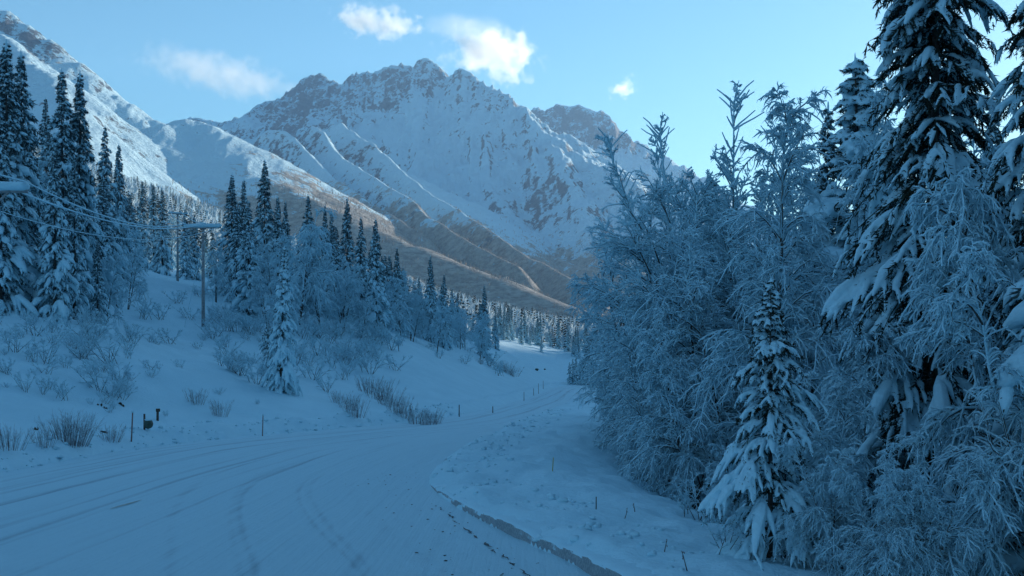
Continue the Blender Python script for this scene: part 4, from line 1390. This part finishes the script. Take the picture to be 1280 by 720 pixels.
weed(860, 714, 30, 'dry weed stem with seed head at the bottom edge before the young spruce')
weed(780, 648, 16, 'short dry weed in the hollow left of the spruce sapling')
weed(830, 690, 20, 'dry weed stem left of the one at the bottom edge')
weed(794, 640, 14, 'dry weed nearest to the spruce sapling')

# green box on a post and the short post behind it
l = hit(184, 537); s = l[1] / F
o = empty('post_box', l)
mb = MB(); mb.box((-.12, 0, .28), (.07, .07, .75), .1); link('post', mb.mesh('post', False), M['bark'], o)
mb = MB(); k = 9
t = np.linspace(0, 1, k)
mb.tubes(np.stack([np.full(k, .04) + .03 * t, -.18 + .36 * t, np.full(k, .22)], 1), np.array([.02, .15, .175, .18, .18, .18, .175, .15, .02]), 12, squash=1.15)
bx_ = link('box', mb.mesh('box'), M['green_box'], o)
mb = MB(); mb.blobs(np.array([[.05, 0, .41]]), np.array([[.15, .2, .06]]), rg, 2, .06); link('snow_cap', mb.mesh('snow_cap'), M['snow'], o)
tag(o, 'rounded dark green box on a short post above the left snow bank', 'post box')
l = hit(197, 526)
o = empty('short_post', l)
mb = MB(); mb.box((0, 0, .2), (.11, .11, .7), .2); link('post', mb.mesh('post', False), M['bark'], o)
mb = MB(); mb.box((.02, 0, .52), (.19, .15, .15), .2); link('head', mb.mesh('head', False), M['earth'], o)
tag(o, 'short dark post with a square head behind the green box', 'post')
# dark lumps by the far bend
for px, py, w, lab in ((671, 463, .6, 'dark green roadside lump under snow at the far bend'), (681, 462, .42, 'smaller grey lump right of the dark green one at the far bend')):
    l = hit(px, py, 100, 600)
    o = empty('boulder', l)
    mb = MB(); mb.blobs(np.array([[0, 0, .3 * w]]), np.array([[.75 * w, .6 * w, .55 * w]]), rg, 2, .12); link('rock', mb.mesh('rock'), M['green_box'], o)
    mb = MB(); mb.blobs(np.array([[0, 0.05, .72 * w]]), np.array([[.6 * w, .5 * w, .2 * w]]), rg, 2, .08); link('snow_cap', mb.mesh('snow_cap'), M['snow'], o)
    tag(o, lab, 'boulder')


name_rows()

# ------------------------------------------------------------------ clouds
def cloud(px, py, wpx, hpx, Y, dens, seed, label, soft=.5, nscale=2.2, rot=0.0, amp=1.7):
    c = P(px, py, Y); s = Y / F
    mb = MB(); mb.blobs(np.zeros((1, 3)), np.ones((1, 3)), np.random.default_rng(seed), 2, .03)
    o = bpy.data.objects.new('cloud', mb.mesh('cloud')); COL.objects.link(o)
    o.location = c; o.scale = (wpx * s / 2, (wpx + hpx) * s / 4, hpx * s / 2); o.rotation_euler = (0, rot, 0)
    m = bpy.data.materials.new('cloud'); m.use_nodes = True; nt = m.node_tree
    nt.nodes.clear()
    out = N(nt, 'ShaderNodeOutputMaterial'); vol = N(nt, 'ShaderNodeVolumePrincipled')
    vol.inputs['Color'].default_value = (.98, .98, .98, 1); vol.inputs['Anisotropy'].default_value = .6
    tc = N(nt, 'ShaderNodeTexCoord')
    ln = N(nt, 'ShaderNodeVectorMath', operation='LENGTH'); nt.links.new(tc.outputs['Object'], ln.inputs[0])
    mp = N(nt, 'ShaderNodeMapping'); mp.inputs['Scale'].default_value = (wpx / hpx, (wpx / hpx + 1) / 2, 1); mp.inputs['Location'].default_value = (seed * 3.7, seed * 1.3, seed)
    nt.links.new(tc.outputs['Object'], mp.inputs[0])
    nz = noise_node(nt, nscale * .5, 7, .62, mp.outputs[0])
    k = math_node(nt, 'SUBTRACT', 1.0 - soft, ln.outputs['Value'])
    k = math_node(nt, 'MULTIPLY_ADD', math_node(nt, 'SUBTRACT', nz.outputs[0], .47), amp, k)
    edge = maprange(nt, ln.outputs['Value'], .75, .98, 1.0, 0.0)
    d = math_node(nt, 'MULTIPLY', math_node(nt, 'MULTIPLY', math_node(nt, 'MAXIMUM', k, 0.0), dens), edge)
    nt.links.new(d, vol.inputs['Density'])
    nt.links.new(vol.outputs[0], out.inputs['Volume'])
    o.data.materials.append(m)
    o['kind'] = 'structure'
    return o


cloud(612, 68, 215, 105, 14000, .016, 1, 'cloud', .62, 3.0, .12, 2.4)
cloud(470, 27, 190, 70, 15000, .013, 2, 'cloud', .62, 3.0, .10, 2.3)
cloud(275, 92, 330, 74, 16000, .0024, 3, 'cloud', .5, 2.9, .2, 2.2)
cloud(781, 111, 66, 48, 15000, .010, 9, 'cloud', .66, 3.4, -.5, 2.6)
cloud(585, 36, 150, 40, 17000, .0012, 5, 'cloud', .2, 2.0, .1, 1.3)

# ------------------------------------------------------------------ the air
mb = MB(); mb.box((0, -250, 800), (27000, 21000, 1860))
hz = link('haze', mb.mesh('haze', False))
m = bpy.data.materials.new('haze'); m.use_nodes = True; nt = m.node_tree; nt.nodes.clear()
out = N(nt, 'ShaderNodeOutputMaterial'); vol = N(nt, 'ShaderNodeVolumePrincipled')
vol.inputs['Color'].default_value = (.42, .70, 1.0, 1)
vol.inputs['Density'].default_value = 5.2e-5
vol.inputs['Anisotropy'].default_value = .2
nt.links.new(vol.outputs[0], out.inputs['Volume'])
hz.data.materials.append(m)
hz['kind'] = 'stuff'
